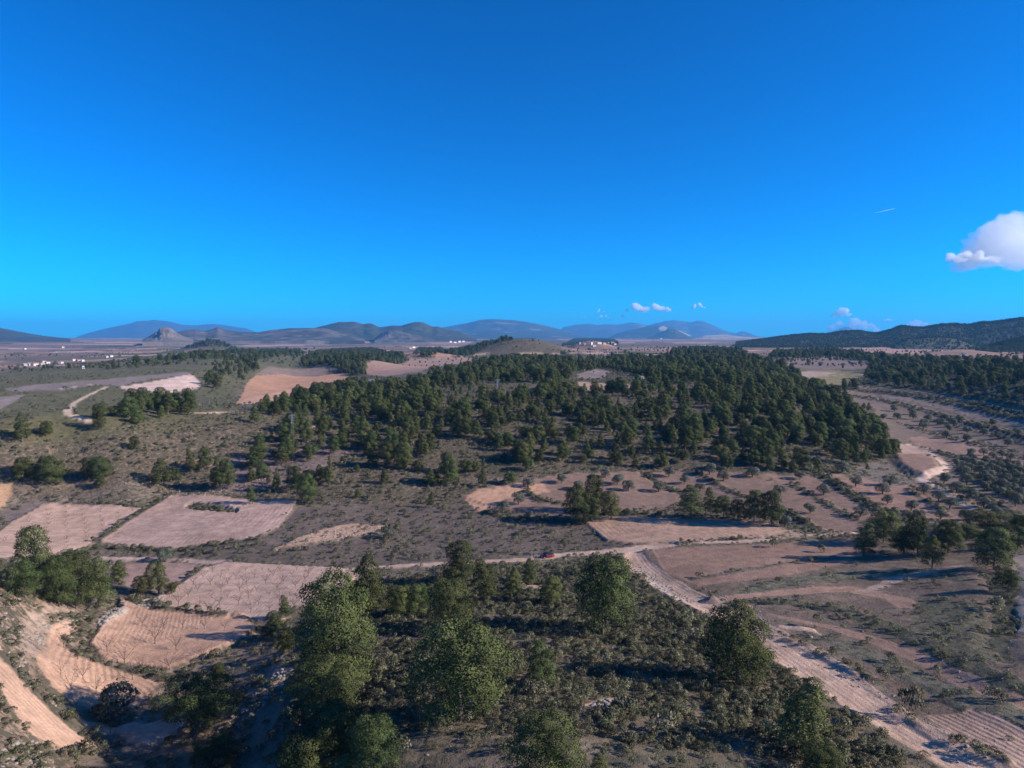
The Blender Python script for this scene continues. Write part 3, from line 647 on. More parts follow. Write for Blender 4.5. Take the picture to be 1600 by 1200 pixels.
# bare quarry faces on the foothill
me = mo.data; c = np.empty(len(me.vertices) * 4, np.float32); me.color_attributes['Col'].data.foreach_get('color', c); c = c.reshape(-1, 4)
va, vs = np.arctan2(qx, qy).ravel(), ((qz - CZ) / np.hypot(qx, qy)).ravel()
for pts in ([(1029,512),(1036,509),(1043,512),(1040,517),(1030,516)], [(1053,511),(1060,514),(1072,519),(1081,525),(1074,525),(1062,518)]):
    a_, s_ = pix(*np.array(pts, float).T); msk = inside(np.stack([a_, s_], 1), va, vs)
    c[msk, :3] = (0.40, 0.31, 0.255)
me.color_attributes['Col'].data.foreach_set('color', c.ravel())
mountain('foothill in front of the quarry', [(1005,531),(1020,525),(1035,518),(1045,514),(1055,514),(1065,519),(1080,527),(1090,531)], 12500, 1500, 1500, [WOOD, (0.07,0.07,0.04)], seed=19)
mountain('low bare spoil banks under the double summit', [(1080,530),(1100,524),(1130,522.5),(1160,526),(1200,527.5),(1230,531)], 11000, 900, 900, [(0.42,0.33,0.28), (0.3,0.24,0.2)], seed=20)
mountain('small blue pointed peak on the right horizon', [(1270,527),(1290,521),(1305,516),(1318,511.5),(1324,510),(1330,513),(1345,519),(1365,527)], 26000, 3500, 3000, [WOOD, HAZEY], seed=10)
hillA, gA = mountain('dark wooded range at the right edge', [(1150,536),(1180,532),(1205,529),(1230,525.5),(1260,522.5),(1290,522.5),(1320,518.5),(1345,517.5),(1360,521),(1372,521.5),(1390,516),(1408,510),(1425,512),(1440,513),(1455,510),(1475,507),(1500,507.5),(1515,508),(1535,504),(1560,503),(1580,500),(1600,496.5),(1640,490),(1720,470),(1800,455)], 3600, 900, 900, [(0.04,0.046,0.026), (0.055,0.06,0.034), (0.08,0.075,0.05)], rug=0.10, base=30, seed=11, sp=0.8, na=400)
hillB, gB = mountain('wooded spur in front of the right range', [(1525,549),(1545,543),(1562,538),(1580,533),(1600,529),(1640,522),(1700,512),(1760,505)], 2300, 500, 500, [WOOD, (0.08,0.08,0.05)], rug=0.10, base=30, seed=12, sp=0.8)
hillC, gC = mountain('low scrubby hill below the right range', [(1395,540),(1420,530),(1450,527),(1475,526),(1495,530),(1520,538),(1545,544)], 2700, 350, 350, [(0.10,0.10,0.06), (0.13,0.115,0.075)], rug=0.08, base=32, seed=13, sp=0.7)
print('mountains', round(time.time() - T0, 1))

# ------------------------------------------------------------------ haze
hm = bpy.data.materials.new('haze'); hm.use_nodes = True
for n in list(hm.node_tree.nodes): hm.node_tree.nodes.remove(n)
pv = hm.node_tree.nodes.new('ShaderNodeVolumePrincipled'); ho = hm.node_tree.nodes.new('ShaderNodeOutputMaterial')
pv.inputs['Color'].default_value = (0.12, 0.49, 1.0, 1); pv.inputs['Density'].default_value = 4.6e-5; pv.inputs['Anisotropy'].default_value = 0.1
hm.node_tree.links.new(pv.outputs[0], ho.inputs['Volume'])
def box_mesh(name, x0, x1, y0, y1, z0, z1):
    v = [(x, y, z) for z in (z0, z1) for y in (y0, y1) for x in (x0, x1)]
    f = [(0, 2, 3, 1), (4, 5, 7, 6), (0, 1, 5, 4), (2, 6, 7, 3), (0, 4, 6, 2), (1, 3, 7, 5)]
    return mesh_np(name, v, f, False)
zlo = min(float(Z.min()), -40) - 1
hme = box_mesh('haze', -31500, 31500, -31500, 31500, zlo, 775.0); hme.materials.append(hm)
haze = link('haze', hme, kind='stuff', label='thin blue haze over the whole landscape')

# ------------------------------------------------------------------ foliage, trunks
def leaf_material(name, ca, cb, inst_var=0.25, trans=0.25):
    m, nt, b = new_mat(name); L = nt.links.new
    at = node(nt, 'ShaderNodeAttribute', attribute_name='tint').outputs['Fac']
    oi = nt.nodes.new('ShaderNodeObjectInfo').outputs['Random']
    mx = node(nt, 'ShaderNodeMix', data_type='RGBA'); L(at, mx.inputs[0]); mx.inputs[6].default_value = (*ca, 1); mx.inputs[7].default_value = (*cb, 1)
    sc = node(nt, 'ShaderNodeVectorMath', operation='SCALE'); L(mx.outputs[2], sc.inputs[0]); L(math_n(nt, 'MULTIPLY_ADD', oi, inst_var * 2, 1 - inst_var), sc.inputs['Scale'])
    hs = nt.nodes.new('ShaderNodeHueSaturation'); L(sc.outputs[0], hs.inputs['Color']); L(math_n(nt, 'MULTIPLY_ADD', math_n(nt, 'FRACT', math_n(nt, 'MULTIPLY', oi, 7.31)), 0.05, 0.475), hs.inputs['Hue'])
    L(hs.outputs[0], b.inputs['Base Color'])
    out = nt.nodes['Material Output']; tr = nt.nodes.new('ShaderNodeBsdfTranslucent'); L(hs.outputs[0], tr.inputs[0])
    ms = nt.nodes.new('ShaderNodeMixShader'); ms.inputs[0].default_value = trans; L(b.outputs[0], ms.inputs[1]); L(tr.outputs[0], ms.inputs[2]); L(ms.outputs[0], out.inputs['Surface'])
    return m
M_PINE = leaf_material('pine_needles', (0.030, 0.044, 0.016), (0.138, 0.156, 0.058), 0.3, 0.15)
M_OLIVE = leaf_material('olive_leaves', (0.085, 0.10, 0.075), (0.20, 0.215, 0.165), 0.12)
M_SHRUB = leaf_material('shrub_leaves', (0.115, 0.12, 0.070), (0.28, 0.27, 0.175), 0.35)
M_DRY = leaf_material('dry_twigs', (0.12, 0.10, 0.08), (0.26, 0.21, 0.17), 0.25)
def plain_mat(name, col, rough=0.9, metal=0.0, noise_s=3.0, amt=0.3):
    m, nt, b = new_mat(name); L = nt.links.new
    n = node(nt, 'ShaderNodeTexNoise', Scale=noise_s, Detail=4.0); tc = nt.nodes.new('ShaderNodeTexCoord'); L(tc.outputs['Object'], n.inputs['Vector'])
    sc = node(nt, 'ShaderNodeVectorMath', operation='SCALE'); sc.inputs[0].default_value = col; L(math_n(nt, 'MULTIPLY_ADD', n.outputs['Fac'], amt * 2, 1 - amt), sc.inputs['Scale'])
    L(sc.outputs[0], b.inputs['Base Color']); b.inputs['Roughness'].default_value = rough; b.inputs['Metallic'].default_value = metal
    return m
M_BARK = plain_mat('pine_bark', (0.16, 0.125, 0.105), noise_s=12)
M_OBARK = plain_mat('olive_bark', (0.15, 0.13, 0.11), noise_s=12)
M_TWIG = plain_mat('bare_wood', (0.085, 0.065, 0.06), noise_s=12)

def unit(v): return v / (np.linalg.norm(v, axis=-1, keepdims=True) + 1e-9)

def tufts(cent, nrm, size, rs, tint, jitter=0.7, up=0.0):
    """a small bent leaf spray (two triangles) at every centre"""
    n = len(cent)
    a = unit(nrm + jitter * rs.normal(size=(n, 3)))
    t = unit(np.cross(a, rs.normal(size=(n, 3))))
    if up: t = unit(t * (1 - up) + (nrm * 0.5 + np.array([0, 0, 1.0]) + 0.25 * rs.normal(size=(n, 3))) * up); a = unit(np.cross(np.cross(t, a), t))
    b = np.cross(a, t)
    s = (size * rs.uniform(0.6, 1.3, n))[:, None]
    p0 = cent - t * s * 0.5; p1 = cent + b * s * 0.32 + a * s * 0.08; p2 = cent + t * s * 0.62; p3 = cent - b * s * 0.32 + a * s * 0.08
    V = np.stack([p0, p1, p2, p3], 1).reshape(-1, 3); Fq = np.arange(4 * n).reshape(-1, 4)[:, ::-1]
    N = np.repeat(unit(nrm + 0.35 * jitter * rs.normal(size=(n, 3))), 4, 0)
    return V, Fq, N, np.repeat(tint, 4)

def foliage_mesh(name, V, Fq, N, T, mat):
    me = mesh_np(name, V, Fq, True); t = me.attributes.new('tint', 'FLOAT', 'POINT'); t.data.foreach_set('value', T.astype(np.float32))
    me.normals_split_custom_set_from_vertices(N.astype(np.float32)); me.materials.append(mat); return me

def lobes_crown(lobes, per_area, size, rs, name, mat, flat=0.8, jitter=0.7, up=0.0, under=-0.55, trans=0):
    """lobes: (x,y,z,rad). sprays spread over the outer shells; those deep inside another lobe are dropped"""
    L_ = np.array(lobes); Vs, Fs, Ns, Ts, off = [], [], [], [], 0
    for i, (x, y, z, r) in enumerate(L_):
        n = max(12, int(per_area * 12.6 * r * r / size ** 2)); d = unit(rs.normal(size=(n, 3)))
        d = d[(d[:, 2] > under) | (rs.random(n) < 0.12)]; rad = r * rs.uniform(0.72, 1.08, len(d)) * (1 + 0.20 * np.sin(d[:, 0] * 6 + i) * np.cos(d[:, 1] * 7 + 2 * i) + 0.08 * np.sin(d[:, 2] * 13 + i))
        p = np.array([x, y, z]) + d * rad[:, None] * np.array([1, 1, flat])
        keep = np.ones(len(p), bool)
        for j, (x2, y2, z2, r2) in enumerate(L_):
            if j != i: keep &= (((p - (x2, y2, z2)) / (1, 1, flat)) ** 2).sum(1) > (r2 * 0.80) ** 2
        p = p[keep]; d = d[keep]; rad = rad[keep]
        if not len(p): continue
        tint = np.clip(rs.normal(0.5, 0.11, len(p)) + rs.normal(0, 0.16) + 0.15 * d[:, 2], 0, 1)
        v, f, nn, tt = tufts(p, unit(d + 0.25 * unit(p - np.array([0, 0, 0.45]))), size, rs, tint, jitter, up)
        Vs.append(v); Fs.append(f + off); Ns.append(nn); Ts.append(tt); off += len(v)
    return foliage_mesh(name, np.concatenate(Vs), np.concatenate(Fs), np.concatenate(Ns), np.concatenate(Ts), mat)

def tube_mesh(name, paths, mat, sides=6):
    """paths: list of (points, radii)"""
    V_, F_ = [], []
    for pts, rad in paths:
        pts = np.array(pts, float); o = len(V_)
        for k, (p, r) in enumerate(zip(pts, rad)):
            d = unit(pts[min(k + 1, len(pts) - 1)] - pts[max(k - 1, 0)]); u = unit(np.cross(d, (0.31, 0.95, 0.1))); w = np.cross(d, u)
            for q in range(sides):
                a = 2 * math.pi * q / sides; V_.append(p + r * (math.cos(a) * u + math.sin(a) * w))
        for k in range(len(pts) - 1):
            for q in range(sides):
                q2 = (q + 1) % sides; F_.append((o + k * sides + q, o + k * sides + q2, o + (k + 1) * sides + q2, o + (k + 1) * sides + q))
    me = mesh_np(name, np.array(V_), np.array(F_)); me.materials.append(mat); return me

def make_pine(seed, width, kind, nl):
    """height 1, crown about `width` wide: lobes on whorled limbs"""
    rs = np.random.default_rng(seed); lobes = []; paths = []
    lean = rs.normal(0, 0.025, 2)
    tr = [(lean[0] * t * t * 2 + 0.01 * math.sin(5 * t + seed), lean[1] * t * t * 2, t) for t in np.linspace(-0.06, 0.9, 8)]
    paths.append((tr, np.linspace(0.022, 0.005, 8)))
    az0 = rs.uniform(0, 6.28)
    for k in range(nl):
        t = 0.16 + 0.80 * (k + 0.5) / nl + rs.normal(0, 0.015)
        if kind == 'cone': prof = (1.05 - t) ** 0.8 * (0.9 if t > 0.25 else 0.75)
        elif kind == 'round': prof = math.sqrt(max(0.02, 1 - ((t - 0.45) / 0.56) ** 2)) * 0.85
        else: prof = math.sqrt(max(0.02, 1 - ((t - 0.60) / 0.42) ** 2)) * 0.95 if t > 0.3 else 0.25
        rl = (0.155 if kind != 'cone' else 0.13) * (0.55 + 0.6 * prof) * rs.uniform(0.65, 1.2) * (width / 0.62) ** 0.5
        R_ = max(0.0, width * 0.5 * prof - rl * 0.45) * rs.uniform(0.7, 1.2)
        az0 += 2.4 + rs.normal(0, 0.35)
        x, y = tr[-1][0] * t + R_ * math.cos(az0), tr[-1][1] * t + R_ * math.sin(az0); z = min(t, 1 - rl * 0.7)
        lobes.append((x, y, z, rl))
        if R_ > 0.08 and k % 2 == 0: paths.append(([(0, 0, max(0.05, z - 0.12)), (x * 0.5, y * 0.5, z - 0.07), (x * 0.9, y * 0.9, z)], [0.009, 0.006, 0.003]))
    lobes.append((tr[-1][0], tr[-1][1], 0.93, 0.075))
    for k in range(4): lobes.append((rs.normal(0, 0.04), rs.normal(0, 0.04), 0.35 + 0.14 * k, 0.09))
    crown = lobes_crown(lobes, 1.7, 0.0185, rs, 'crown', M_PINE, 0.70, 0.6, 0.15, -0.3)
    return crown, tube_mesh('trunk', paths, M_BARK, 5)

PINES = [make_pine(s, w, k, n) for s, w, k, n in ((1, 0.74, 'cone', 24), (2, 0.84, 'round', 24), (3, 0.6, 'cone', 22), (4, 0.95, 'top', 22), (5, 0.78, 'round', 21), (6, 0.66, 'round', 23), (7, 0.86, 'cone', 27), (8, 0.7, 'top', 20))]
PW = [0.74, 0.84, 0.6, 0.95, 0.78, 0.66, 0.86, 0.7]

def make_olive(seed, nl):
    rs = np.random.default_rng(seed); lobes = []
    for k in range(nl):
        d = unit(rs.normal(size=3)); lobes.append((d[0] * 0.28, d[1] * 0.28, 0.50 + d[2] * 0.24, rs.uniform(0.19, 0.27)))
    cr = lobes_crown(lobes, 2.2, 0.05, rs, 'crown', M_OLIVE, 0.9)
    ps = [([(0, 0, -0.06), (0.02, 0.01, 0.18), (0.0, 0.03, 0.34)], [0.06, 0.045, 0.035])] + [([(0, 0.02, 0.26), (0.12 * math.cos(a), 0.12 * math.sin(a), 0.42), (0.24 * math.cos(a), 0.24 * math.sin(a), 0.6)], [0.03, 0.02, 0.01]) for a in (0.4, 2.4, 4.6)]
    return cr, tube_mesh('trunk', ps, M_OBARK, 5)
OLIVES = [make_olive(s, n) for s, n in ((21, 11), (22, 13), (23, 9), (24, 12))]

def make_almond(seed):
    rs = np.random.default_rng(seed); ps = []; top = (rs.normal(0, .02), rs.normal(0, .02), 0.26)
    trunk = tube_mesh('trunk', [([(0, 0, -0.06), top], [0.022, 0.016])], M_TWIG, 5)
    for k in range(5):
        a = k * 1.257 + rs.normal(0, .25); o = rs.uniform(0.24, 0.4); q = (top[0] + o * math.cos(a), top[1] + o * math.sin(a), rs.uniform(0.6, 0.8))
        mid = (top[0] + o * .45 * math.cos(a), top[1] + o * .45 * math.sin(a), 0.45)
        ps.append(([top, mid, q], [0.013, 0.010, 0.006]))
        for j in range(5):
            b = a + rs.normal(0, .8); l = rs.uniform(0.12, 0.26); s = mid if j < 2 else q
            e = (s[0] + l * math.cos(b), s[1] + l * math.sin(b), s[2] + rs.uniform(0.08, 0.22)); ps.append(([s, e], [0.007, 0.003]))
            for h in range(4):
                c = b + rs.normal(0, .9); ps.append(([e, (e[0] + .09 * math.cos(c), e[1] + .09 * math.sin(c), e[2] + rs.uniform(0, .1))], [0.004, 0.0015]))
    return tube_mesh('branches', ps, M_TWIG, 3), trunk
ALMONDS = [make_almond(s) for s in (31, 32, 33, 34)]

def make_shrub(seed, mat, n=7, h=0.5, size=0.085):
    rs = np.random.default_rng(seed); lobes = []
    for k in range(n):
        a = rs.uniform(0, 6.28); r = rs.uniform(0, 0.34); lobes.append((r * math.cos(a), r * math.sin(a), rs.uniform(0.15, h), rs.uniform(0.14, 0.24)))
    return lobes_crown(lobes, 1.9, size, rs, 'foliage', mat, 1.0, 0.8, 0.72, -0.2)
SHRUBS = [make_shrub(41, M_SHRUB), make_shrub(42, M_SHRUB, 9, 0.6), make_shrub(43, M_SHRUB, 5, 0.35), make_shrub(44, M_DRY, 6, 0.4, 0.07), make_shrub(45, M_SHRUB, 8, 0.5, 0.07)]

def empty(name, loc, rz, scl, label, cat, group=None):
    o = bpy.data.objects.new(name, None); COL.objects.link(o); o.empty_display_size = 0.3
    o.location = loc; o.rotation_euler = (0, 0, rz); o.scale = scl; o['label'] = label; o['category'] = cat
    if group: o['group'] = group
    return o

def place_tree(name, parts, loc, rz, h, w, label, cat, group=None):
    o = empty(name, loc, rz, (w, w, h), label, cat, group)
    for pn, me in parts: link(pn, me, o)
    return o

def seen_height(px, base, top):
    """ground point under the base pixel and the height that reaches the top pixel"""
    x, y, z = ground(px, base); _, sl = pix(px, top); r = math.hypot(x, y)
    return x, y, z, max(0.4, CZ + float(sl) * r - z), r

def wide(px, w, x, y, z): return w / F * math.sqrt(x * x + y * y + (z - CZ) ** 2)

rp = np.random.default_rng(5)
pine_xy = []
def pine(px, base, top, w, label, kind=None, group=None, name='pine_tree', cat='tree'):
    x, y, z, h, r = seen_height(px, base, top); wm = wide(px, w, x, y, z)
    if kind is None: kind = int(np.argmin([abs(wm / h - q) + rp.uniform(0, 0.25) for q in PW]))
    cr, tk = PINES[kind]; s = wm / PW[kind] * (0.9 if kind in (1, 3, 4, 5) else 1.0)
    pine_xy.append((x, y, wm))
    return place_tree(name, (('trunk', tk), ('crown', cr)), (x, y, z), rp.uniform(0, 6.28), h, s, label, cat, group)

hand = [
 (527,1062,896,118,'tall broad pine at the left edge of the foreground hill, above the gully',1),
 (572,975,866,72,'pine with a pointed top rising behind the tall broad pine on the left',0),
 (512,1128,1031,104,'wide spreading pine on the gully edge, right below the tall broad one',3),
 (522,1188,1103,84,'rounded pine below the wide spreading one on the gully edge',4),
 (585,1222,1118,76,'dense pine cut by the bottom edge, right of the gully',4),
 (478,1228,1148,96,'low pine in the bottom left cluster, leaning over the gully',4),
 (540,1240,1180,80,'pine top at the very bottom edge of the gully cluster',6),
 (718,1126,967,150,'largest pine in the middle of the foreground, dark on its left side',1),
 (702,985,904,78,'rounded pine directly behind the largest foreground pine',4),
 (716,912,847,54,'upright pine standing in front of the dirt road, left of the red car',5),
 (762,942,872,52,'slender pine just right of the upright one by the dirt road',2),
 (652,962,912,44,'small bushy pine left of the rounded pine behind the largest one',1),
 (622,965,915,44,'small pine between the pointed-top pine and the bushy one',4),
 (803,940,887,36,'small pine on the crest between two larger pines',0),
 (826,914,872,28,'little conical pine just below the people on the road',0),
 (858,946,901,36,'young rounded pine left of the big pine on the crest',5),
 (941,992,869,94,'big full pine on the crest of the foreground hill, left of the track fork',4),
 (849,1074,1004,54,'young conical pine alone among shrubs, right of the largest pine',2),
 (1152,1066,946,100,'big dark pine beside the wide track, casting a long shadow left',1),
 (1243,1176,1053,82,'pine at the lower edge of the wide track, with a ragged outline',2),
 (852,1232,1118,108,'big pine cut off by the bottom edge of the picture',1),
 (938,1216,1177,38,'small pine at the bottom edge right of the big cut-off pine',0),
 (1285,1215,1160,56,'bushy young pine beside the ragged pine at the lower track edge',4),
 (312,1140,1056,98,'umbrella-shaped pine standing alone in the shaded gully',3),
 (340,1066,1036,22,'small bright green pine in the gully above the umbrella pine',5),
 (342,1205,1148,62,'dark shaded pine at the bottom of the gully',4),
 (55,922,822,46,'tall narrow pine at the left edge above the rocky slope',5),
 (40,935,878,44,'lower pine at the foot of the tall narrow one at the left edge',4),
 (92,948,868,46,'pine in the dense left cluster, nearest the tall narrow one',1),
 (120,952,862,56,'biggest pine of the dense cluster below the pale sapling field',4),
 (155,950,870,50,'right-hand pine of the dense cluster below the pale sapling field',6),
 (186,912,875,28,'small pine right of the dense left cluster',0),
 (220,932,900,26,'small shaded pine at the corner of the brown plot',4),
 (248,930,876,30,'conical pine beside the corner of the almond orchard',5),
 (268,928,910,14,'little pine at the foot of the conical one by the orchard',4),
 (430,985,955,24,'young pine at the edge of the almond orchard above the gully',5),
 (447,965,928,22,'slender young pine by the orchard corner, left of the tall broad pine',2),
 (420,1000,975,26,'low bushy pine on the gully bank below the orchard',4),
 (448,1020,985,28,'bushy young pine on the gully bank beside the tall broad pine',1),
 (903,817,760,48,'left pine of the round clump above the road junction field',1),
 (930,800,741,38,'tallest pine at the back of the round clump above the junction field',5),
 (926,815,778,30,'low middle pine of the round clump above the junction field',4),
 (955,811,767,34,'right-hand pine of the round clump above the junction field',5),
 (1080,811,757,56,'broad pine at the end of the hedge bank behind the smooth pink field',0),
 (1110,806,759,30,'slim pine next to the broad one behind the smooth pink field',2),
 (1130,808,775,32,'short pine between the slim pine and the pair by the track',4),
 (1152,812,780,26,'low pine left of the pair at the end of the smooth pink field',4),
 (1178,816,766,38,'left pine of the pair at the end of the smooth pink field',1),
 (1206,820,767,34,'right pine of the pair at the end of the smooth pink field',5),
 (1349,871,814,36,'leftmost pine of the group at the right, casting a shadow on the red field',2),
 (1380,848,797,46,'dark pine behind the leftmost one of the right group',1),
 (1412,868,822,28,'slim pine in the middle of the right group',5),
 (1434,870,804,36,'yellowish-green tall pine in the middle of the right group',5),
 (1456,888,836,34,'pine standing forward of the right group, nearest the camera',0),
 (1482,864,813,38,'full pine at the right side of the group',1),
 (1512,842,818,32,'small pine between the full pine and the umbrella-shaped one at the right',4),
 (1545,832,798,56,'flat umbrella-shaped pine below the winding road',3),
 (1553,890,824,54,'big round pine near the right edge above the dark gully',1),
 (1576,925,888,32,'bright green young pine at the head of the dark gully',4),
 (1590,858,822,26,'pine at the right edge behind the big round pine',5),
 (1598,835,805,24,'small pine cut by the right edge, behind the others',4),
 (1404,862,830,26,'bushy low pine beside the slim pine of the right group',4),
 (1330,718,700,14,'small pine at the lower corner of the wood by the fallow slope',5),
 (1352,728,702,10,'very narrow pine on the slope below the wood corner',2),
 (672,793,768,14,'small cypress-like pine alone at the foot of the wooded hill',2),
 (395,787,757,18,'narrow pine at the top edge of the field with the oval hollow',2),
 (345,766,712,24,'tall pine of the pair above the field with the oval hollow',2),
 (357,764,716,24,'second pine of the pair above the field with the oval hollow',5),
 (337,764,730,16,'short pine at the left foot of the pair above the oval hollow field',4),
 (253,758,716,36,'cone-shaped pine on the scrub slope above the two pale fields',0),
 (272,752,730,16,'small pine right of the cone-shaped one on the scrub slope',4),
 (80,757,713,36,'round pine on the scrub slope at the left, throwing a dark shadow',1),
 (68,738,712,16,'small pine behind the round one on the left scrub slope',4),
 (38,753,714,28,'leftmost round pine on the scrub slope',4),
 (138,750,714,18,'grey-green pine left of the twin on the scrub slope',5),
 (157,748,714,30,'rounded pine of the twin group on the scrub slope',1),
 (157,762,738,18,'small pine in front of the twin group on the scrub slope',0),
 (300,740,700,18,'thin pine on the crest of the scrub slope',2),
 (318,735,698,18,'pine on the crest next to the thin one',5),
 (430,770,730,14,'dark narrow pine left of the bushy clump on the slope',2),
 (480,785,740,32,'bushy pine at the lowest corner of the hillside pines',1),
 (462,768,728,26,'pine behind the bushy one at the corner of the hillside',4),
 (515,760,715,18,'tall thin pine on the open scrub below the wood',2),
 (1380,690,660,16,'lone pine at the edge of the wood above the bare patch',1),
 (1378,715,685,24,'dark round pine by the pale bare patch at the wood edge',1),
 (1395,712,690,14,'small pine right beside the pale bare patch',5),
]
for it in hand: pine(*it[:5], kind=it[5])

# bushes one can point at
for (px, b, t, w, lab, k) in [
  (1426,1118,1077,31,'round bright green bush on the edge of the wide track, casting a long shadow',1),
  (1559,1094,1072,32,'round bush on the right-hand slope above the lower right field',0),
  (1284,863,849,12,'small green bush on the red field, right one',0),(1210,855,842,14,'small yellowish bush at the corner of the red field',1),
  (1266,881,870,9,'small bright bush on the lower edge of the red field',4),(945,1040,1012,24,'light green bush among the grey shrubs of the foreground hill',0),
  (1060,1085,1064,28,'pale bush standing up out of the big pine\'s shadow',4),(1040,1150,1118,42,'large round grey-green bush near the bottom of the hill',1),
  (1278,978,955,14,'small bush on the verge right of the track',4),(628,1180,1146,28,'bright green bush right of the bottom left pines',0),
  (918,1150,1135,30,'low bush left of the large round grey-green one',4),(1230,1218,1195,30,'bush at the bottom edge near the ragged pine',1),
  (603,838,822,14,'dark round bush in the valley floor below the stony bank',1),
  (1500,975,962,14,'dark tuft of brush in the grassy hollow',2),(1268,738,722,12,'round bush at the foot of the wood',4)]:
    x, y, z, h, r = seen_height(px, b, t); wm = wide(px, w, x, y, z); place_tree('bush', (('foliage', SHRUBS[k]),), (x, y, z - 0.05 * h), rp.uniform(0, 6.28), h / 0.72, wm / 0.95, lab, 'bush')

# ------------------------------------------------------------------ olives
op = [(825,761),(878,755),(902,765),(946,746),(965,757),(982,767),(1029,768),(1045,745),(1070,755),(1094,767),(1109,741),(1130,751),(1176,745),(1250,749),(1219,773),(1287,773),(1266,802),(1344,807),(1227,823),(1316,738),(1337,760),(1390,758),(1379,771),(1387,787),(1424,798),(1436,812),(1444,772),(1467,783),(1484,794),(1470,811),(1509,812),(1475,755),(1495,769),(1510,757),(1516,782),(1537,793),(1542,767),(1561,776),(1587,791),(1557,806),(1507,745),(1586,822),(1419,812)]
field_of = lambda x: ('leftmost' if x < 900 else 'left' if x < 1000 else 'second' if x < 1080 else 'third' if x < 1240 else 'upper right' if x < 1400 else 'far right')
def olive(px, b, w, hpx, label, group, k=None):
    x, y, z = ground(px, b); s = wide(px, w, x, y, z); k = int(rp.integers(4)) if k is None else k
    return place_tree('olive_tree', (('trunk', OLIVES[k][1]), ('crown', OLIVES[k][0])), (x, y, z), rp.uniform(0, 6.28), s * hpx / w * 1.05, s / 0.92, label, 'tree', group)
nm_rows = {}
for px, b in sorted(op):
    ar = field_of(px)
    lab = {'leftmost': 'grey-green olive tree at the orange end of the olive terrace', 'left': 'grey olive tree on the pink terrace beside the round pine clump', 'second': 'grey olive tree on the terrace between the two hedge lines',
           'third': 'grey olive tree on the terraces right of the second hedge line', 'upper right': 'rounded olive tree on the fields around the big dark bank', 'far right': 'olive tree on the fields by the winding pale road'}[ar]
    nm_rows.setdefault(lab, []).append((olive(px, b, 16 + rp.uniform(-2, 4), 15 + rp.uniform(-2, 3), lab, 'olive trees on the pink terraces'), px))
for lab, it in nm_rows.items(): number(it, '{} ' + lab.replace('olive tree', 'olive tree<>'))
olive(786, 801, 19, 20, 'dark olive tree beside the bare almond tree on the lowest terrace', 'olive trees on the pink terraces')
olive(810, 788, 20, 21, 'big round olive tree at the left end of the hedge bank', 'olive trees on the pink terraces')
olive(607, 843, 22, 21, 'lone olive tree standing in the grey valley floor with a dark shadow', 'olive trees on the valley floor')
olive(259, 878, 20, 20, 'olive tree behind the conical pine at the left farm track', 'olive trees on the valley floor')
olive(176, 1126, 50, 46, 'large silvery olive tree on the lower orchard terrace', 'olive trees on the valley floor', 1)
far_ol = {}
for px, b in [(1380,656),(1402,655),(1427,655),(1449,658),(1445,665),(1442,670),(1476,658),(1500,659),(1470,664),(1484,673),(1479,684),(1490,666),(1512,677),(1537,680),(1529,670),(1511,689),(1575,697),(1517,711),(1537,711),(1552,717),(1566,715),(1579,719),(1425,648),(1397,643),(1550,665),(1590,680),(1560,686)]:
    band = 'along the long terraces' if b < 662 else 'halfway down the grey slope' if b < 690 else 'beside the pinkish strip field'
    far_ol.setdefault(band, []).append((olive(px, b, 10.5, 9.5, 'small dark olive', 'small olive trees on the far right slope'), px))
for band, it in far_ol.items(): number(it, '{} small dark olive tree<> ' + band + ' at the right')
gp = gpoly([(1486,724),(1510,716),(1560,722),(1620,730),(1620,772),(1590,775),(1545,757)])
c0 = gp.mean(0); k_ = 0; grove = {}
for i in range(-14, 15):
    for j in range(-14, 15):
        q = c0 + np.array([i * 6.3 + j * 1.5, j * 6.0 - i * 1.2]) + rp.normal(0, 0.5, 2)
        if inside(gp, np.array([q[0]]), np.array([q[1]]))[0] and k_ < 95:
            k_ += 1; z = float(hxy(*q)); s = rp.uniform(3.2, 4.6); v = int(rp.integers(4))
            o_ = place_tree('olive_tree', (('trunk', OLIVES[v][1]), ('crown', OLIVES[v][0])), (q[0], q[1], z), rp.uniform(0, 6.28), s, s, 'olive', 'tree', 'olive trees of the dense grove')
            grove.setdefault(j, []).append((o_, unpix(q[0], q[1], z)[0]))
for n_, j in enumerate(sorted(grove)): number(grove[j], '{} olive<> in the ' + ('nearest' if n_ == 0 else ORD[n_]) + ' row' + ('' if n_ == 0 else ' back') + ' of the dense grove')

# ------------------------------------------------------------------ almonds and saplings
def almond(px, b, hpx, label, group):
    x, y, z = ground(px, b); s = hpx / F * math.sqrt(x * x + y * y + (z - CZ) ** 2) * 1.1; v = int(rp.integers(4))
    return place_tree('almond_tree', (('trunk', ALMONDS[v][1]), ('branches', ALMONDS[v][0])), (x, y, z), rp.uniform(0, 6.28), s, s, label, 'tree', group)
al = {}
for px, b, h, l in [(222,978,14,0),(256,980,14,0),(286,981,14,0),(319,983,14,0),(351,985,13,0),(242,1006,24,1),(317,1034,20,2),(275,1016,18,2),(167,1018,18,3),(195,1038,22,3),(220,1044,14,3),(265,1047,20,2),(162,1034,12,3),
   (100,1012,16,4),(122,1030,16,4),(95,1054,15,4),(130,1062,18,4),(111,1079,20,5),(150,1083,18,5),(207,1062,20,5),(232,1095,14,5),(173,1146,14,6),(332,960,14,0)]:
    al.setdefault(l, []).append((almond(px, b, h, ['bare almond tree in the row under the orchard bank', 'widest bare almond tree in the middle of the upper orange terrace', 'bare almond tree on the shaded half of the upper terrace', 'bare almond tree at the left rim of the upper terrace',
      'bare almond tree on the bend of the lower terrace', 'bare almond tree near the silvery olive on the lower terrace', 'bare dark almond tree at the tip of the ledge below the silvery olive'][l], 'bare almond trees on the orange terraces'), px))
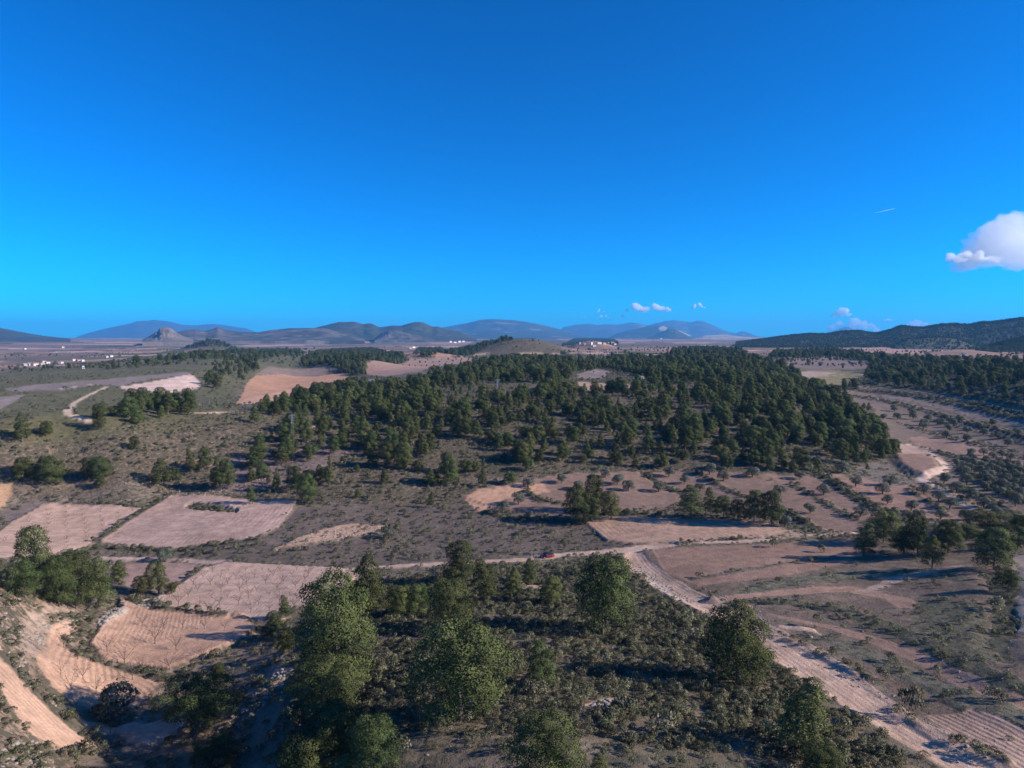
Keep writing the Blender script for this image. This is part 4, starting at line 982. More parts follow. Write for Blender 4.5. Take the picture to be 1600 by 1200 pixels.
for it in al.values():
    if len(it) > 1: number(it, '{} ' + it[0][0]['label'].replace('tree', 'tree<>', 1))
def rows(poly, a, b_, dx, dy, s0, s1, label, group, name='almond_tree', cap=200, jit=0.3):
    P_ = gpoly(poly); A_, B_ = gpoly([a])[0], gpoly([b_])[0]; t = unit(B_ - A_); n = np.array([-t[1], t[0]]); c = P_.mean(0); k = 0; by = {}
    for i in range(-60, 61):
        for j in range(-60, 61):
            q = c + t * i * dx + n * j * dy + rp.normal(0, jit, 2)
            if k < cap and inside(P_, np.array([q[0]]), np.array([q[1]]))[0] and rp.random() < 0.93:
                k += 1; z = float(hxy(*q)); s = rp.uniform(s0, s1) * rp.choice([1, 1, 0.8, 0.65]); v = int(rp.integers(4))
                if name == 'sapling': 
                    o = link('sapling', ALMONDS[v][0], label=label, category='tree', group=group); o.location = (q[0], q[1], z - 0.3 * s); o.rotation_euler = (0, 0, rp.uniform(0, 6)); o.scale = (s, s, s)
                else: o = place_tree(name, (('trunk', ALMONDS[v][1]), ('branches', ALMONDS[v][0])), (q[0], q[1], z), rp.uniform(0, 6.28), s, s, label, 'tree', group)
                by.setdefault(j, []).append((o, unpix(q[0], q[1], z)[0]))
    for n_, j in enumerate(sorted(by)): number(by[j], '{} ' + label.replace(' in the', '<> in ' + ('the nearest row' if n_ == 0 else 'row ' + ORD[n_]) + ' of the', 1))
    return k
kk = rows([(248,942),(278,922),(322,893),(356,884),(400,886),(520,892),(505,925),(440,962),(345,962),(290,957)], (300,930), (420,928), 5.0, 5.6, 2.3, 3.0, 'bare tree in the pale orchard', 'bare almond trees of the pale orchard', cap=130)
k2 = rows([(0,850),(25,818),(72,790),(130,792),(222,798),(172,830),(118,858),(60,866)], (50,830), (190,812), 5.5, 6.5, 1.5, 2.2, 'sapling in the pale field at the left edge', 'saplings of the pale left field', 'sapling', 90)
print('almonds', kk, k2)

# ------------------------------------------------------------------ scattered vegetation (geometry-node copies for what nobody could count)
def tree_source(parts):
    return [bpy.data.objects.new('crown', p) if False else p for p in parts]

def scatter(name, label, pts, scl, rot, var, sources, tint=None):
    """sources: list of lists of objects whose geometry makes one plant"""
    me = bpy.data.meshes.new(name); me.vertices.add(len(pts)); me.vertices.foreach_set('co', np.asarray(pts, np.float32).ravel())
    a = me.attributes.new('scl', 'FLOAT_VECTOR', 'POINT'); a.data.foreach_set('vector', np.asarray(scl, np.float32).ravel())
    a = me.attributes.new('rot', 'FLOAT_VECTOR', 'POINT'); r_ = np.zeros((len(pts), 3), np.float32); r_[:, 2] = rot; a.data.foreach_set('vector', r_.ravel())
    a = me.attributes.new('var', 'INT', 'POINT'); a.data.foreach_set('value', np.asarray(var, np.int32))
    o = link(name, me, kind='stuff', label=label)
    ng = bpy.data.node_groups.new(name, 'GeometryNodeTree')
    ng.interface.new_socket('Geometry', in_out='INPUT', socket_type='NodeSocketGeometry'); ng.interface.new_socket('Geometry', in_out='OUTPUT', socket_type='NodeSocketGeometry')
    L = ng.links.new; gi = ng.nodes.new('NodeGroupInput'); go = ng.nodes.new('NodeGroupOutput')
    j2 = ng.nodes.new('GeometryNodeJoinGeometry')
    for srcs in sources:
        j = ng.nodes.new('GeometryNodeJoinGeometry')
        for s in srcs:
            oi = ng.nodes.new('GeometryNodeObjectInfo'); oi.transform_space = 'ORIGINAL'; oi.inputs['Object'].default_value = s; L(oi.outputs['Geometry'], j.inputs[0])
        g2i = ng.nodes.new('GeometryNodeGeometryToInstance'); L(j.outputs[0], g2i.inputs[0]); L(g2i.outputs[0], j2.inputs[0])
    iop = ng.nodes.new('GeometryNodeInstanceOnPoints'); iop.inputs['Pick Instance'].default_value = True
    def named(nm, t):
        n = ng.nodes.new('GeometryNodeInputNamedAttribute'); n.data_type = t; n.inputs[0].default_value = nm; return n.outputs[0]
    L(gi.outputs[0], iop.inputs['Points']); L(j2.outputs[0], iop.inputs['Instance']); L(named('var', 'INT'), iop.inputs['Instance Index'])
    L(named('scl', 'FLOAT_VECTOR'), iop.inputs['Scale']); L(named('rot', 'FLOAT_VECTOR'), iop.inputs['Rotation']); L(iop.outputs[0], go.inputs[0])
    md = o.modifiers.new('scatter', 'NODES'); md.node_group = ng
    return o
first = {}
for o in bpy.data.objects:
    if o.type == 'MESH' and o.parent is not None and o.data not in first: first[o.data] = o
PSRC = [[first[cr], first[tk]] for cr, tk in PINES if cr in first]
SSRC = [[first[s]] for s in SHRUBS if s in first]
OSRC = [[first[cr]] for cr, tk in OLIVES if cr in first]
print('sources', len(PSRC), len(SSRC), len(OSRC))

def cell(x, y):
    j = np.clip(np.searchsorted(AZ, np.arctan2(x, y)) - 1, 0, NA - 1); i = np.clip(np.searchsorted(R, np.hypot(x, y)) - 1, 0, NR - 1); return i, j

def spaced(poly_px, d, jitter=0.33):
    P_ = gpoly(poly_px); x0, y0 = P_.min(0); x1, y1 = P_.max(0)
    gx, gy = np.meshgrid(np.arange(x0, x1, d), np.arange(y0, y1, d * 0.9)); gx = gx + (np.arange(gx.shape[0]) % 2)[:, None] * d * 0.5
    gx = (gx + rp.normal(0, d * jitter, gx.shape)).ravel(); gy = (gy + rp.normal(0, d * jitter, gy.shape)).ravel()
    m = inside(P_, gx, gy); return gx[m], gy[m]

zones = [
 ([(420,800),(640,775),(720,785),(840,745),(930,722),(1060,738),(1200,742),(1340,742),(1410,712),(1385,660),(1320,612),(1270,590),(1000,640),(700,600),(520,600),(380,650),(360,740)], 19, 6.0, 0.25, 'outlying pine by the central wood'),
 ([(1050,728),(1200,738),(1330,735),(1395,705),(1372,665),(1305,620),(1250,592),(1180,585),(1100,615),(1040,655)], 8.6, 8.0, 0.37, 'dense dark pine in the right-hand end of the central wood'),
 ([(570,735),(640,755),(700,768),(760,750),(830,735),(900,713),(960,722),(1050,728),(1040,655),(1100,615),(1040,603),(960,612),(860,606),(790,622),(700,645),(620,635),(560,650),(545,690)], 9.9, 7.4, 0.36, 'green pine in the middle of the central wood'),
 ([(440,790),(560,745),(560,650),(480,655),(400,690),(380,740),(400,770)], 12, 8, 0.3, 'pine of the open stand left of the wood'),
 ([(405,642),(470,622),(545,600),(640,608),(700,640),(620,655),(500,652),(430,652)], 9.0, 8.2, 0.2, 'pine along the crest above the orange field'),
 ([(600,618),(640,602),(740,574),(800,562),(860,562),(900,572),(980,562),(1080,562),(1170,562),(1240,578),(1258,598),(1180,600),(1040,604),(1005,598),(990,585),(900,580),(880,602),(800,600),(700,604),(640,612)], 11, 8.5, 0.15, 'dark pine in the belt behind the wood'),
 ([(1040,562),(1052,549),(1100,545),(1160,549),(1165,560),(1100,566)], 12, 8.5, 0.1, 'pine in the separate dark clump behind the wood'),
 ([(466,580),(480,560),(520,548),(580,546),(635,560),(648,572),(600,584),(540,588)], 11, 9, 0.05, 'pine on the knoll beyond the orange field'),
 ([(640,556),(655,546),(690,546),(700,554),(680,560)], 12, 8, 0.1, 'pine beside the pale farmhouse in the plain'),
 ([(688,555),(720,546),(770,533),(800,526),(835,524),(842,527),(800,532),(760,542),(740,556)], 14, 9, 0.1, 'pine on the left flank of the brown hill'),
 ([(878,540),(900,529),(930,524),(960,531),(966,538)], 13, 9, 0.1, 'pine on the knoll behind the village'),
 ([(-20,706),(60,694),(110,690),(168,682),(160,664),(110,668),(60,672),(-20,684)], 9.5, 8, 0.15, 'pine behind the left scrub crest'),
 ([(150,668),(200,668),(260,660),(302,652),(305,640),(250,636),(190,640),(155,650)], 10, 8, 0.12, 'pine in the hollow under the green hill'),
 ([(325,606),(330,580),(360,560),(400,556),(405,575),(380,600),(345,610)], 24, 8.5, 0.2, 'scattered pine above the orange field'),
 ([(150,577),(230,566),(320,552),(400,546),(470,546),(475,556),(400,562),(280,566),(190,578)], 26, 8.5, 0.15, 'pine on the skyline of the green hill'),
 ([(1200,560),(1215,550),(1290,547),(1370,556),(1420,562),(1500,566),(1640,570),(1640,632),(1500,622),(1430,606),(1370,600),(1345,588),(1365,576),(1340,566),(1270,560)], 12.5, 8.5, 0.35, 'pine on the shaded slope at the right'),
 ([(1315,612),(1322,590),(1340,588),(1345,600),(1335,612)], 9, 7, 0.2, 'pine at the start of the long terraces'),
 ([(170,750),(440,775),(420,690),(300,690),(180,705)], 34, 6, 0.2, 'pine on the left scrub slope'),
 (ring(330, 2990, 95), 13, 8, 0.0, 'pine on the dark cone in front of the far village'),
]
hand_xy = np.array(pine_xy)
allp = []
for zi, (poly, d, h, gap, lab) in enumerate(zones):
    gx, gy = spaced(poly, d)
    i, j = cell(gx, gy)
    ok = (SP[i, j] > 0.2) & (fbm(gx, gy, 45, 3, 70 + zi) > -0.75 + gap * 1.6)
    gx, gy = gx[ok], gy[ok]
    dd = np.min(np.hypot(gx[:, None] - hand_xy[None, :, 0], gy[:, None] - hand_xy[None, :, 1]) - hand_xy[None, :, 2] * 0.5, axis=1)
    ok = dd > 2.0; gx, gy = gx[ok], gy[ok]
    hh = h * np.clip(rp.lognormal(-0.04, 0.30, len(gx)), 0.4, 1.6)
    z = hxy(gx, gy)
    allp.append(np.stack([gx, gy, z, hh, np.full(len(gx), zi)], 1))
allp = np.concatenate(allp)
# keep the 220 that show largest as trees of their own, the rest as one wood
dist = np.sqrt(allp[:, 0] ** 2 + allp[:, 1] ** 2 + (allp[:, 2] - CZ) ** 2)
azz = np.abs(np.arctan2(allp[:, 0], allp[:, 1]))
# a tree hidden behind the ground does not count
def hidden(x, y, z):
    az = np.arctan2(x, y); r = np.hypot(x, y); out = np.zeros(len(x), bool)
    for t in np.linspace(0.25, 0.96, 40):
        out |= hz(az, r * t) > CZ + (z - CZ) * t
    return out
hid = hidden(allp[:, 0], allp[:, 1], allp[:, 2] + allp[:, 3] * 0.7)
score = allp[:, 3] / dist * (azz < math.radians(37.5)) * ~hid
order = np.argsort(-score)
N_IND = 300 - len(hand)
def zone_label(x, y, z, h, k, zi):
    px, py = unpix(x, y, z); base_ = zones[zi][4]
    shp = ['cone-shaped', 'rounded', 'slender', 'flat-topped', 'full', 'narrow', 'broad conical', 'umbrella-shaped'][k]
    sz = 'tall' if h > zones[zi][2] * 1.18 else 'small' if h < zones[zi][2] * 0.85 else 'middling'
    if zi not in (1, 2): return sz + ' ' + shp + ' ' + base_
    row = 'at the wood\'s front edge' if py > 716 else 'behind the wood\'s front edge' if py > 698 else 'halfway up the wood' if py > 672 else 'high in the wood'
    for lim, ph in ((600, 'over the open scrub'), (680, 'over the stony bank'), (780, 'over the orange sandy patch'), (860, 'above the leftmost olives'), (930, 'above the round pine clump'), (1000, 'above the first hedge'), (1070, 'between the two hedges'), (1150, 'above the second hedge'), (1230, 'above the third olive terrace'), (1310, 'above the big dark bank'), (9999, 'near the pale bare patch')):
        if px < lim: return sz + ' ' + shp + ' pine ' + row + ', ' + ph

for q in order[:N_IND]:
    x, y, z, h, zi = allp[q]; k = int(rp.choice([0, 1, 1, 2, 3, 4, 4, 5, 5, 6, 7])); w = h * PW[k] * rp.uniform(0.85, 1.15)
    place_tree('pine_tree', (('trunk', PINES[k][1]), ('crown', PINES[k][0])), (x, y, z), rp.uniform(0, 6.28), h, w / PW[k] * 0.93, zone_label(x, y, z, h, k, int(zi)), 'tree', zones[int(zi)][4].replace('pine', 'pines', 1).replace('green pines', 'green pines'))
same = {}
for o in bpy.data.objects:
    if o.name.startswith('pine_tree') and o.type == 'EMPTY' and 'group' in o.keys(): same.setdefault(o['label'], []).append((o, unpix(*o.location)[0]))
for lab, it in same.items():
    if len(it) > 1 and len(lab.split()) < 13: number(it, '{}<> ' + lab)
rest = allp[order[N_IND:]]; rest = rest[~hidden(rest[:, 0], rest[:, 1], rest[:, 2] + rest[:, 3] + 2)]
def put_scatter(name, label, A_, sources, wide_=0.85, var=None, sink=0.02):
    n = len(A_); kk_ = rp.integers(0, len(sources), n) if var is None else var
    s = A_[:, 3] * rp.uniform(0.8, 1.2, n)
    return scatter(name, label, A_[:, :3] - np.array([0, 0, 1.0]) * (A_[:, 3] * sink)[:, None], np.stack([s, s, A_[:, 3]], 1), rp.uniform(0, 6.28, n), kk_, sources)
put_scatter('pine_forest', 'more distant pines filling the central wood, its far belts and the shaded right slope', rest, PSRC)
print('pines', len(allp), 'rest', len(rest))

# woods on the far hillsides
far_pts = []
for (gx_, gy_, gz_, gt_), n, hgt in ((gA, 12000, 8), (gB, 3500, 8), (gC, 500, 7)):
    ii = rp.integers(0, gx_.shape[0] - 1, n); jj = rp.integers(0, gx_.shape[1] - 1, n); u, v = rp.random(n), rp.random(n)
    ii = np.where(rp.random(n) < 0.25, np.argmin(np.abs(gt_[:, 0])) - rp.integers(0, 3, n), ii); ii = np.clip(ii, 0, gx_.shape[0] - 2)
    f = lambda g: g[ii, jj] * (1 - u) * (1 - v) + g[ii + 1, jj] * u * (1 - v) + g[ii, jj + 1] * (1 - u) * v + g[ii + 1, jj + 1] * u * v
    far_pts.append(np.stack([f(gx_), f(gy_), f(gz_), hgt * rp.uniform(0.6, 1.3, n), u], 1))
far_pts = np.concatenate(far_pts)
put_scatter('far_wood', 'dark pine woods covering the range at the right edge', far_pts, PSRC)

# single trees and hedgerows of the plain
n = 3000
a = rp.uniform(math.radians(-40), math.radians(40), n); r_ = 1 / rp.uniform(1 / 5500, 1 / 1000, n) 
x, y = r_ * np.sin(a), r_ * np.cos(a); i, j = cell(x, y); f1 = fbm(x, y, 260, 3, 90)
ok = (f1 > 0.12) | (rp.random(n) < 0.12); ok &= (SP[i, j] > 0.1)
x, y = x[ok], y[ok]
lines = []
for k in range(150):
    a0 = rp.uniform(math.radians(-39), math.radians(39)); r0 = 1 / rp.uniform(1 / 4200, 1 / 1000); th = rp.choice([0.35, 0.35 + 1.571, -0.2, 0.15]) ; m_ = int(rp.integers(5, 22)); st = rp.uniform(9, 16)
    lx = r0 * math.sin(a0) + np.arange(m_) * st * math.cos(th) + rp.normal(0, 1.5, m_); ly = r0 * math.cos(a0) + np.arange(m_) * st * math.sin(th) + rp.normal(0, 1.5, m_); lines.append(np.stack([lx, ly], 1))
lines = np.concatenate(lines); x = np.r_[x, lines[:, 0]]; y = np.r_[y, lines[:, 1]]
z = hxy(x, y); A_ = np.stack([x, y, z, rp.lognormal(1.35, 0.35, len(x)), z], 1); A_ = A_[~hidden(x, y, z + 3)]
put_scatter('plain_trees', 'small dark trees and hedgerows dotted over the far plain', A_, [PSRC[1], PSRC[4], OSRC[0], OSRC[1]])
print('plain trees', len(A_))

# shrubs
sel = (np.abs(AA) < math.radians(40.5)) & (RR > 55) & (RR < 900)
dR = np.gradient(R)[:, None] * np.ones((1, NA)); dA = np.gradient(AZ)[None, :] * RR
dens = np.where(RR < 170, 0.55, np.where(RR < 260, 0.34, np.where(RR < 420, 0.17, 0.05)))
clump = 0.35 + 0.8 * sm(-0.35, 0.25, fbm(X, Y, 5, 3, 80)) * (0.8 + 0.5 * sm(-0.3, 0.3, fbm(X, Y, 22, 3, 81)))
lam = SHR * dens * clump * dR * dA * sel
cnt = rp.poisson(lam); ii, jj = np.nonzero(cnt); rep = cnt[ii, jj]; ii = np.repeat(ii, rep); jj = np.repeat(jj, rep)
r_ = R[ii] + dR[ii, 0] * (rp.random(len(ii)) - 0.5); a = AZ[jj] + np.gradient(AZ)[jj] * (rp.random(len(ii)) - 0.5)
x, y = r_ * np.sin(a), r_ * np.cos(a)
hs_ = rp.lognormal(0, 0.32, len(x)) * np.where(r_ < 170, 1.05, np.where(r_ < 260, 1.15, np.where(r_ < 420, 1.35, 1.9)))
hx, hy, hh = [], [], []
for line, w in hedge_lines:
    seg = np.hypot(*np.diff(line, axis=0).T); tot = seg.sum(); m_ = int(tot * max(1, w * 0.45) * 0.55); s = rp.uniform(0, tot, m_); cs = np.r_[0, np.cumsum(seg)]
    hx.append(np.interp(s, cs, line[:, 0]) + rp.normal(0, w * 0.22, m_)); hy.append(np.interp(s, cs, line[:, 1]) + rp.normal(0, w * 0.22, m_)); hh.append(rp.uniform(0.8, 1.8, m_) * (0.8 + w * 0.12))
x = np.r_[x, *hx]; y = np.r_[y, *hy]; hs_ = np.r_[hs_, *hh]
z = hxy(x, y); n = len(x)
A_ = np.stack([x, y, z, hs_, z], 1)
tp = fbm(x, y, 18, 3, 85); va = np.where(rp.random(n) < 0.22 + 0.25 * (tp > 0.1), 3, rp.choice([0, 1, 2, 4], n))
keep = ~hidden(x, y, z + hs_ + 0.5); A_, va = A_[keep], va[keep]
nA = len(A_)
s = A_[:, 3]; 
scatter('scrub', 'grey-green and dry rosemary scrub covering the slopes and banks', A_[:, :3] - np.array([0, 0, 0.05]), np.stack([s * 1.25, s * 1.25, s * rp.uniform(0.7, 1.3, nA)], 1), rp.uniform(0, 6.28, nA), va, SSRC)
print('shrubs', nA, round(time.time() - T0, 1))

# ------------------------------------------------------------------ stones
M_STONE = plain_mat('pale_limestone', (0.30, 0.255, 0.22), noise_s=2.0, amt=0.35)
M_EARTH = plain_mat('reddish_earth', (0.24, 0.165, 0.135), noise_s=1.5, amt=0.35)
def stone_mesh(name, seed, mat, sub=2, rough=0.25):
    import bmesh
    bm = bmesh.new(); bmesh.ops.create_icosphere(bm, subdivisions=sub, radius=0.5); rs = np.random.default_rng(seed)
    dirs = unit(rs.normal(size=(9, 3))); cut = rs.uniform(0.3, 0.46, 9)
    for v in bm.verts:
        p = np.array(v.co)
        for d, c in zip(dirs, cut):
            e = p @ d - c
            if e > 0: p = p - d * e * 0.85
        p += rs.normal(0, 0.5 * rough * 0.06, 3); v.co = p
    me = bpy.data.meshes.new(name); bm.to_mesh(me); bm.free(); me.materials.append(mat); return me
STN = [stone_mesh('boulder', s, M_STONE) for s in (1, 2, 3)]
for px, b, w, hf, lab, me in [
   (1267,996,6,0.7,'bright white boulder on the right rim of the wide track',STN[0]), (1511,1167,6,0.7,'white boulder beside the ditch near the bottom right',STN[1]),
   (1232,1040,3,0.7,'small white stone at the left edge of the wide track',STN[2]), (1498,1050,4,0.6,'pale stone on the reddish strip at the right',STN[0]), (1348,987,3,0.6,'pale stone on the slope right of the wide track',STN[1])]:
    x, y, z = ground(px, b); s = wide(px, w, x, y, z); o = link('boulder', me, label=lab, category='boulder'); o.location = (x, y, z + s * 0.15); o.scale = (s, s, s * hf); o.rotation_euler = (0, 0, px)
def mound(px, b, w, hm_, lab, seed):
    x, y, z = ground(px, b); s = wide(px, w, x, y, z); n = 26; g = np.linspace(-1, 1, n); gx, gy = np.meshgrid(g, g); d = np.hypot(gx, gy)
    hh_ = np.clip(1 - d, 0, 1) ** 1.1 * hm_ * (1 + 0.35 * fbm(gx * 3 + seed, gy * 3, 1, 3, seed)) - 0.12
    V_ = np.stack([gx * s * 0.62 + x, gy * s * 0.5 + y, hxy((gx * s * 0.62 + x), (gy * s * 0.5 + y)) + hh_], -1).reshape(-1, 3); V_ -= (x, y, z)
    i_, j_ = np.meshgrid(np.arange(n - 1), np.arange(n - 1), indexing='ij'); q = np.stack([i_ * n + j_, i_ * n + j_ + 1, (i_ + 1) * n + j_ + 1, (i_ + 1) * n + j_], -1).reshape(-1, 4)
    me = mesh_np('spoil_heap', V_, q); me.materials.append(M_EARTH); o = link('spoil_heap', me, label=lab, category='earth heap'); o.location = (x, y, z)
mound(1111, 939, 34, 1.4, 'pointed heap of earth beside the wide track below the junction', 3)
mound(1158, 948, 30, 1.2, 'second lower earth heap beside the big dark pine and the track', 4)
ssrc = [[o] for o in bpy.data.objects if o.type == 'MESH' and o.name in ('boulder', 'boulder.001', 'boulder.002')]
SX, SS = [], []
def spread(poly, n_, s0, s1):
    P_ = gpoly(poly); x0, y0 = P_.min(0); x1, y1 = P_.max(0); x = rp.uniform(x0, x1, n_ * 6); y = rp.uniform(y0, y1, n_ * 6); m = inside(P_, x, y); x, y = x[m][:n_], y[m][:n_]
    SX.append(np.stack([x, y, hxy(x, y)], 1)); SS.append(rp.uniform(s0, s1, len(x)) * rp.choice([1, 1, 0.6, 0.4], len(x)))
spread([(918,1112),(930,1098),(948,1093),(962,1098),(952,1112),(935,1120)], 190, 0.25, 0.75)
spread([(955,1095),(1000,1090),(985,1106),(955,1112)], 90, 0.15, 0.4)
spread([(990,885),(1010,885),(1060,925),(1100,945),(1060,938),(1015,915)], 260, 0.2, 0.75)
spread([(1090,915),(1160,940),(1220,975),(1180,968),(1110,940)], 160, 0.2, 0.6)
spread([(160,980),(192,957),(190,940),(168,955),(150,975)], 200, 0.3, 1.1)
spread([(208,948),(235,936),(256,934),(240,950)], 150, 0.3, 1.0)
spread([(40,1000),(60,965),(110,955),(140,990),(80,985),(60,1010)], 90, 0.25, 0.9)
spread([(0,950),(60,1000),(80,1080),(130,1130),(90,1110),(30,1060),(0,1010)], 90, 0.25, 0.9)
spread([(330,1145),(390,1095),(445,1040),(445,1070),(395,1120),(345,1160)], 160, 0.3, 0.9)
spread([(430,990),(470,985),(462,1015),(430,1010)], 60, 0.3, 0.9)
spread([(430,860),(500,830),(600,824),(590,834),(480,852)], 160, 0.3, 0.9)
spread([(1180,980),(1260,1000),(1420,1090),(1440,1120),(1560,1190),(1500,1180),(1340,1080)], 260, 0.12, 0.45)
spread([(1100,880),(1400,860),(1600,1000),(1600,1200),(1300,1010)], 500, 0.12, 0.4)
spread([(0,1150),(60,1160),(90,1200),(0,1200)], 80, 0.3, 0.9)
spread([(600,980),(1150,990),(1250,1200),(600,1200)], 260, 0.12, 0.45)
spread([(190,745),(440,735),(440,775),(200,770)], 400, 0.3, 0.9)
SX = np.concatenate(SX); SS = np.concatenate(SS)
scatter('loose_stones', 'pale loose stones on the banks, heaps and track edges', SX, np.stack([SS, SS, SS * 0.7], 1), rp.uniform(0, 6.28, len(SS)), rp.integers(0, 3, len(SS)), ssrc)

# ------------------------------------------------------------------ houses
M_WHITE = plain_mat('whitewashed_wall', (0.72, 0.68, 0.62), amt=0.08); M_CREAM = plain_mat('cream_wall', (0.52, 0.42, 0.34), amt=0.12); M_OCHRE = plain_mat('stone_wall', (0.36, 0.28, 0.22), amt=0.2)
M_TILE = plain_mat('roof_tiles', (0.34, 0.17, 0.12), amt=0.25, noise_s=8); M_GTILE = plain_mat('weathered_roof', (0.32, 0.27, 0.25), amt=0.2); M_DARK = plain_mat('dark_opening', (0.03, 0.03, 0.035), rough=0.4)
def poly_mesh(name, V_, Fs, mat):
    me = bpy.data.meshes.new(name); me.from_pydata([tuple(v) for v in V_], [], Fs); me.materials.append(mat); me.update(); return me
hcache = {}
def house_parts(w, d, h, rh, wall, roof, nwin):
    key = (w, d, h, rh, wall.name, roof.name, nwin)
    if key in hcache: return hcache[key]
    a, b = w / 2, d / 2
    wallm = poly_mesh('wall', [(-a,-b,-1.5),(a,-b,-1.5),(a,b,-1.5),(-a,b,-1.5),(-a,-b,h),(a,-b,h),(a,b,h),(-a,b,h),(-a,0,h+rh*0.97),(a,0,h+rh*0.97)], [(0,1,5,4),(1,2,6,9,5),(2,3,7,6),(3,0,4,8,7)], wall)
    e = 0.35; t = 0.18; c, f = a + e, b + e; zz = h - e * rh / b
    roofm = poly_mesh('roof', [(-c,-f,zz),(c,-f,zz),(c,0,h+rh),(-c,0,h+rh),(-c,f,zz),(c,f,zz),(-c,-f,zz+t),(c,-f,zz+t),(c,0,h+rh+t),(-c,0,h+rh+t),(-c,f,zz+t),(c,f,zz+t)],
       [(6,7,8,9),(9,8,11,10),(0,3,2,1),(3,4,5,2),(0,1,7,6),(4,10,11,5),(0,6,9,3),(3,9,10,4),(1,2,8,7),(2,5,11,8)], roof)
    wins = []
    for k in range(nwin):
        x = -a + w * (k + 0.5) / nwin; door = (k == nwin // 2)
        z0, z1, ww = (0.0, 2.1, 0.55) if door else (1.1, 2.2, 0.5)
        y0, y1 = -b - 0.04, -b + 0.1
        v = [(x-ww,y0,z0),(x+ww,y0,z0),(x+ww,y0,z1),(x-ww,y0,z1),(x-ww,y1,z0),(x+ww,y1,z0),(x+ww,y1,z1),(x-ww,y1,z1)]
        wins.append(('door' if door else 'window', poly_mesh('door' if door else 'window', v, [(0,1,2,3),(0,4,5,1),(1,5,6,2),(2,6,7,3),(3,7,4,0)], M_DARK)))
    hcache[key] = (wallm, roofm, wins); return hcache[key]
def house(px, b, wpx, hpx, label, wall='w', roof='t', rot=0.0, group=None, flat=False, cat='house', name='house'):
    x, y, z = ground(px, b); s = math.hypot(x, y); w = round(wpx / F * s, 1); h = max(2.4, round(hpx / F * s, 1)); rh = 0.3 if flat else min(h * 0.3, w * 0.2)
    wm, rm, ws = house_parts(w, round(min(w, 9.0) * 0.8, 1), round(h - rh, 1), round(rh, 1), {'w': M_WHITE, 'c': M_CREAM, 'o': M_OCHRE}[wall], {'t': M_TILE, 'g': M_GTILE}[roof], 3 if w < 14 else 6)
    az = math.atan2(x, y); o = empty(name, (x, y, z), -az + rot + 0.6, (1, 1, 1), label, cat, group)
    link('wall', wm, o); link('roof', rm, o)
    for nme, me in ws: link(nme, me, o)
    return o
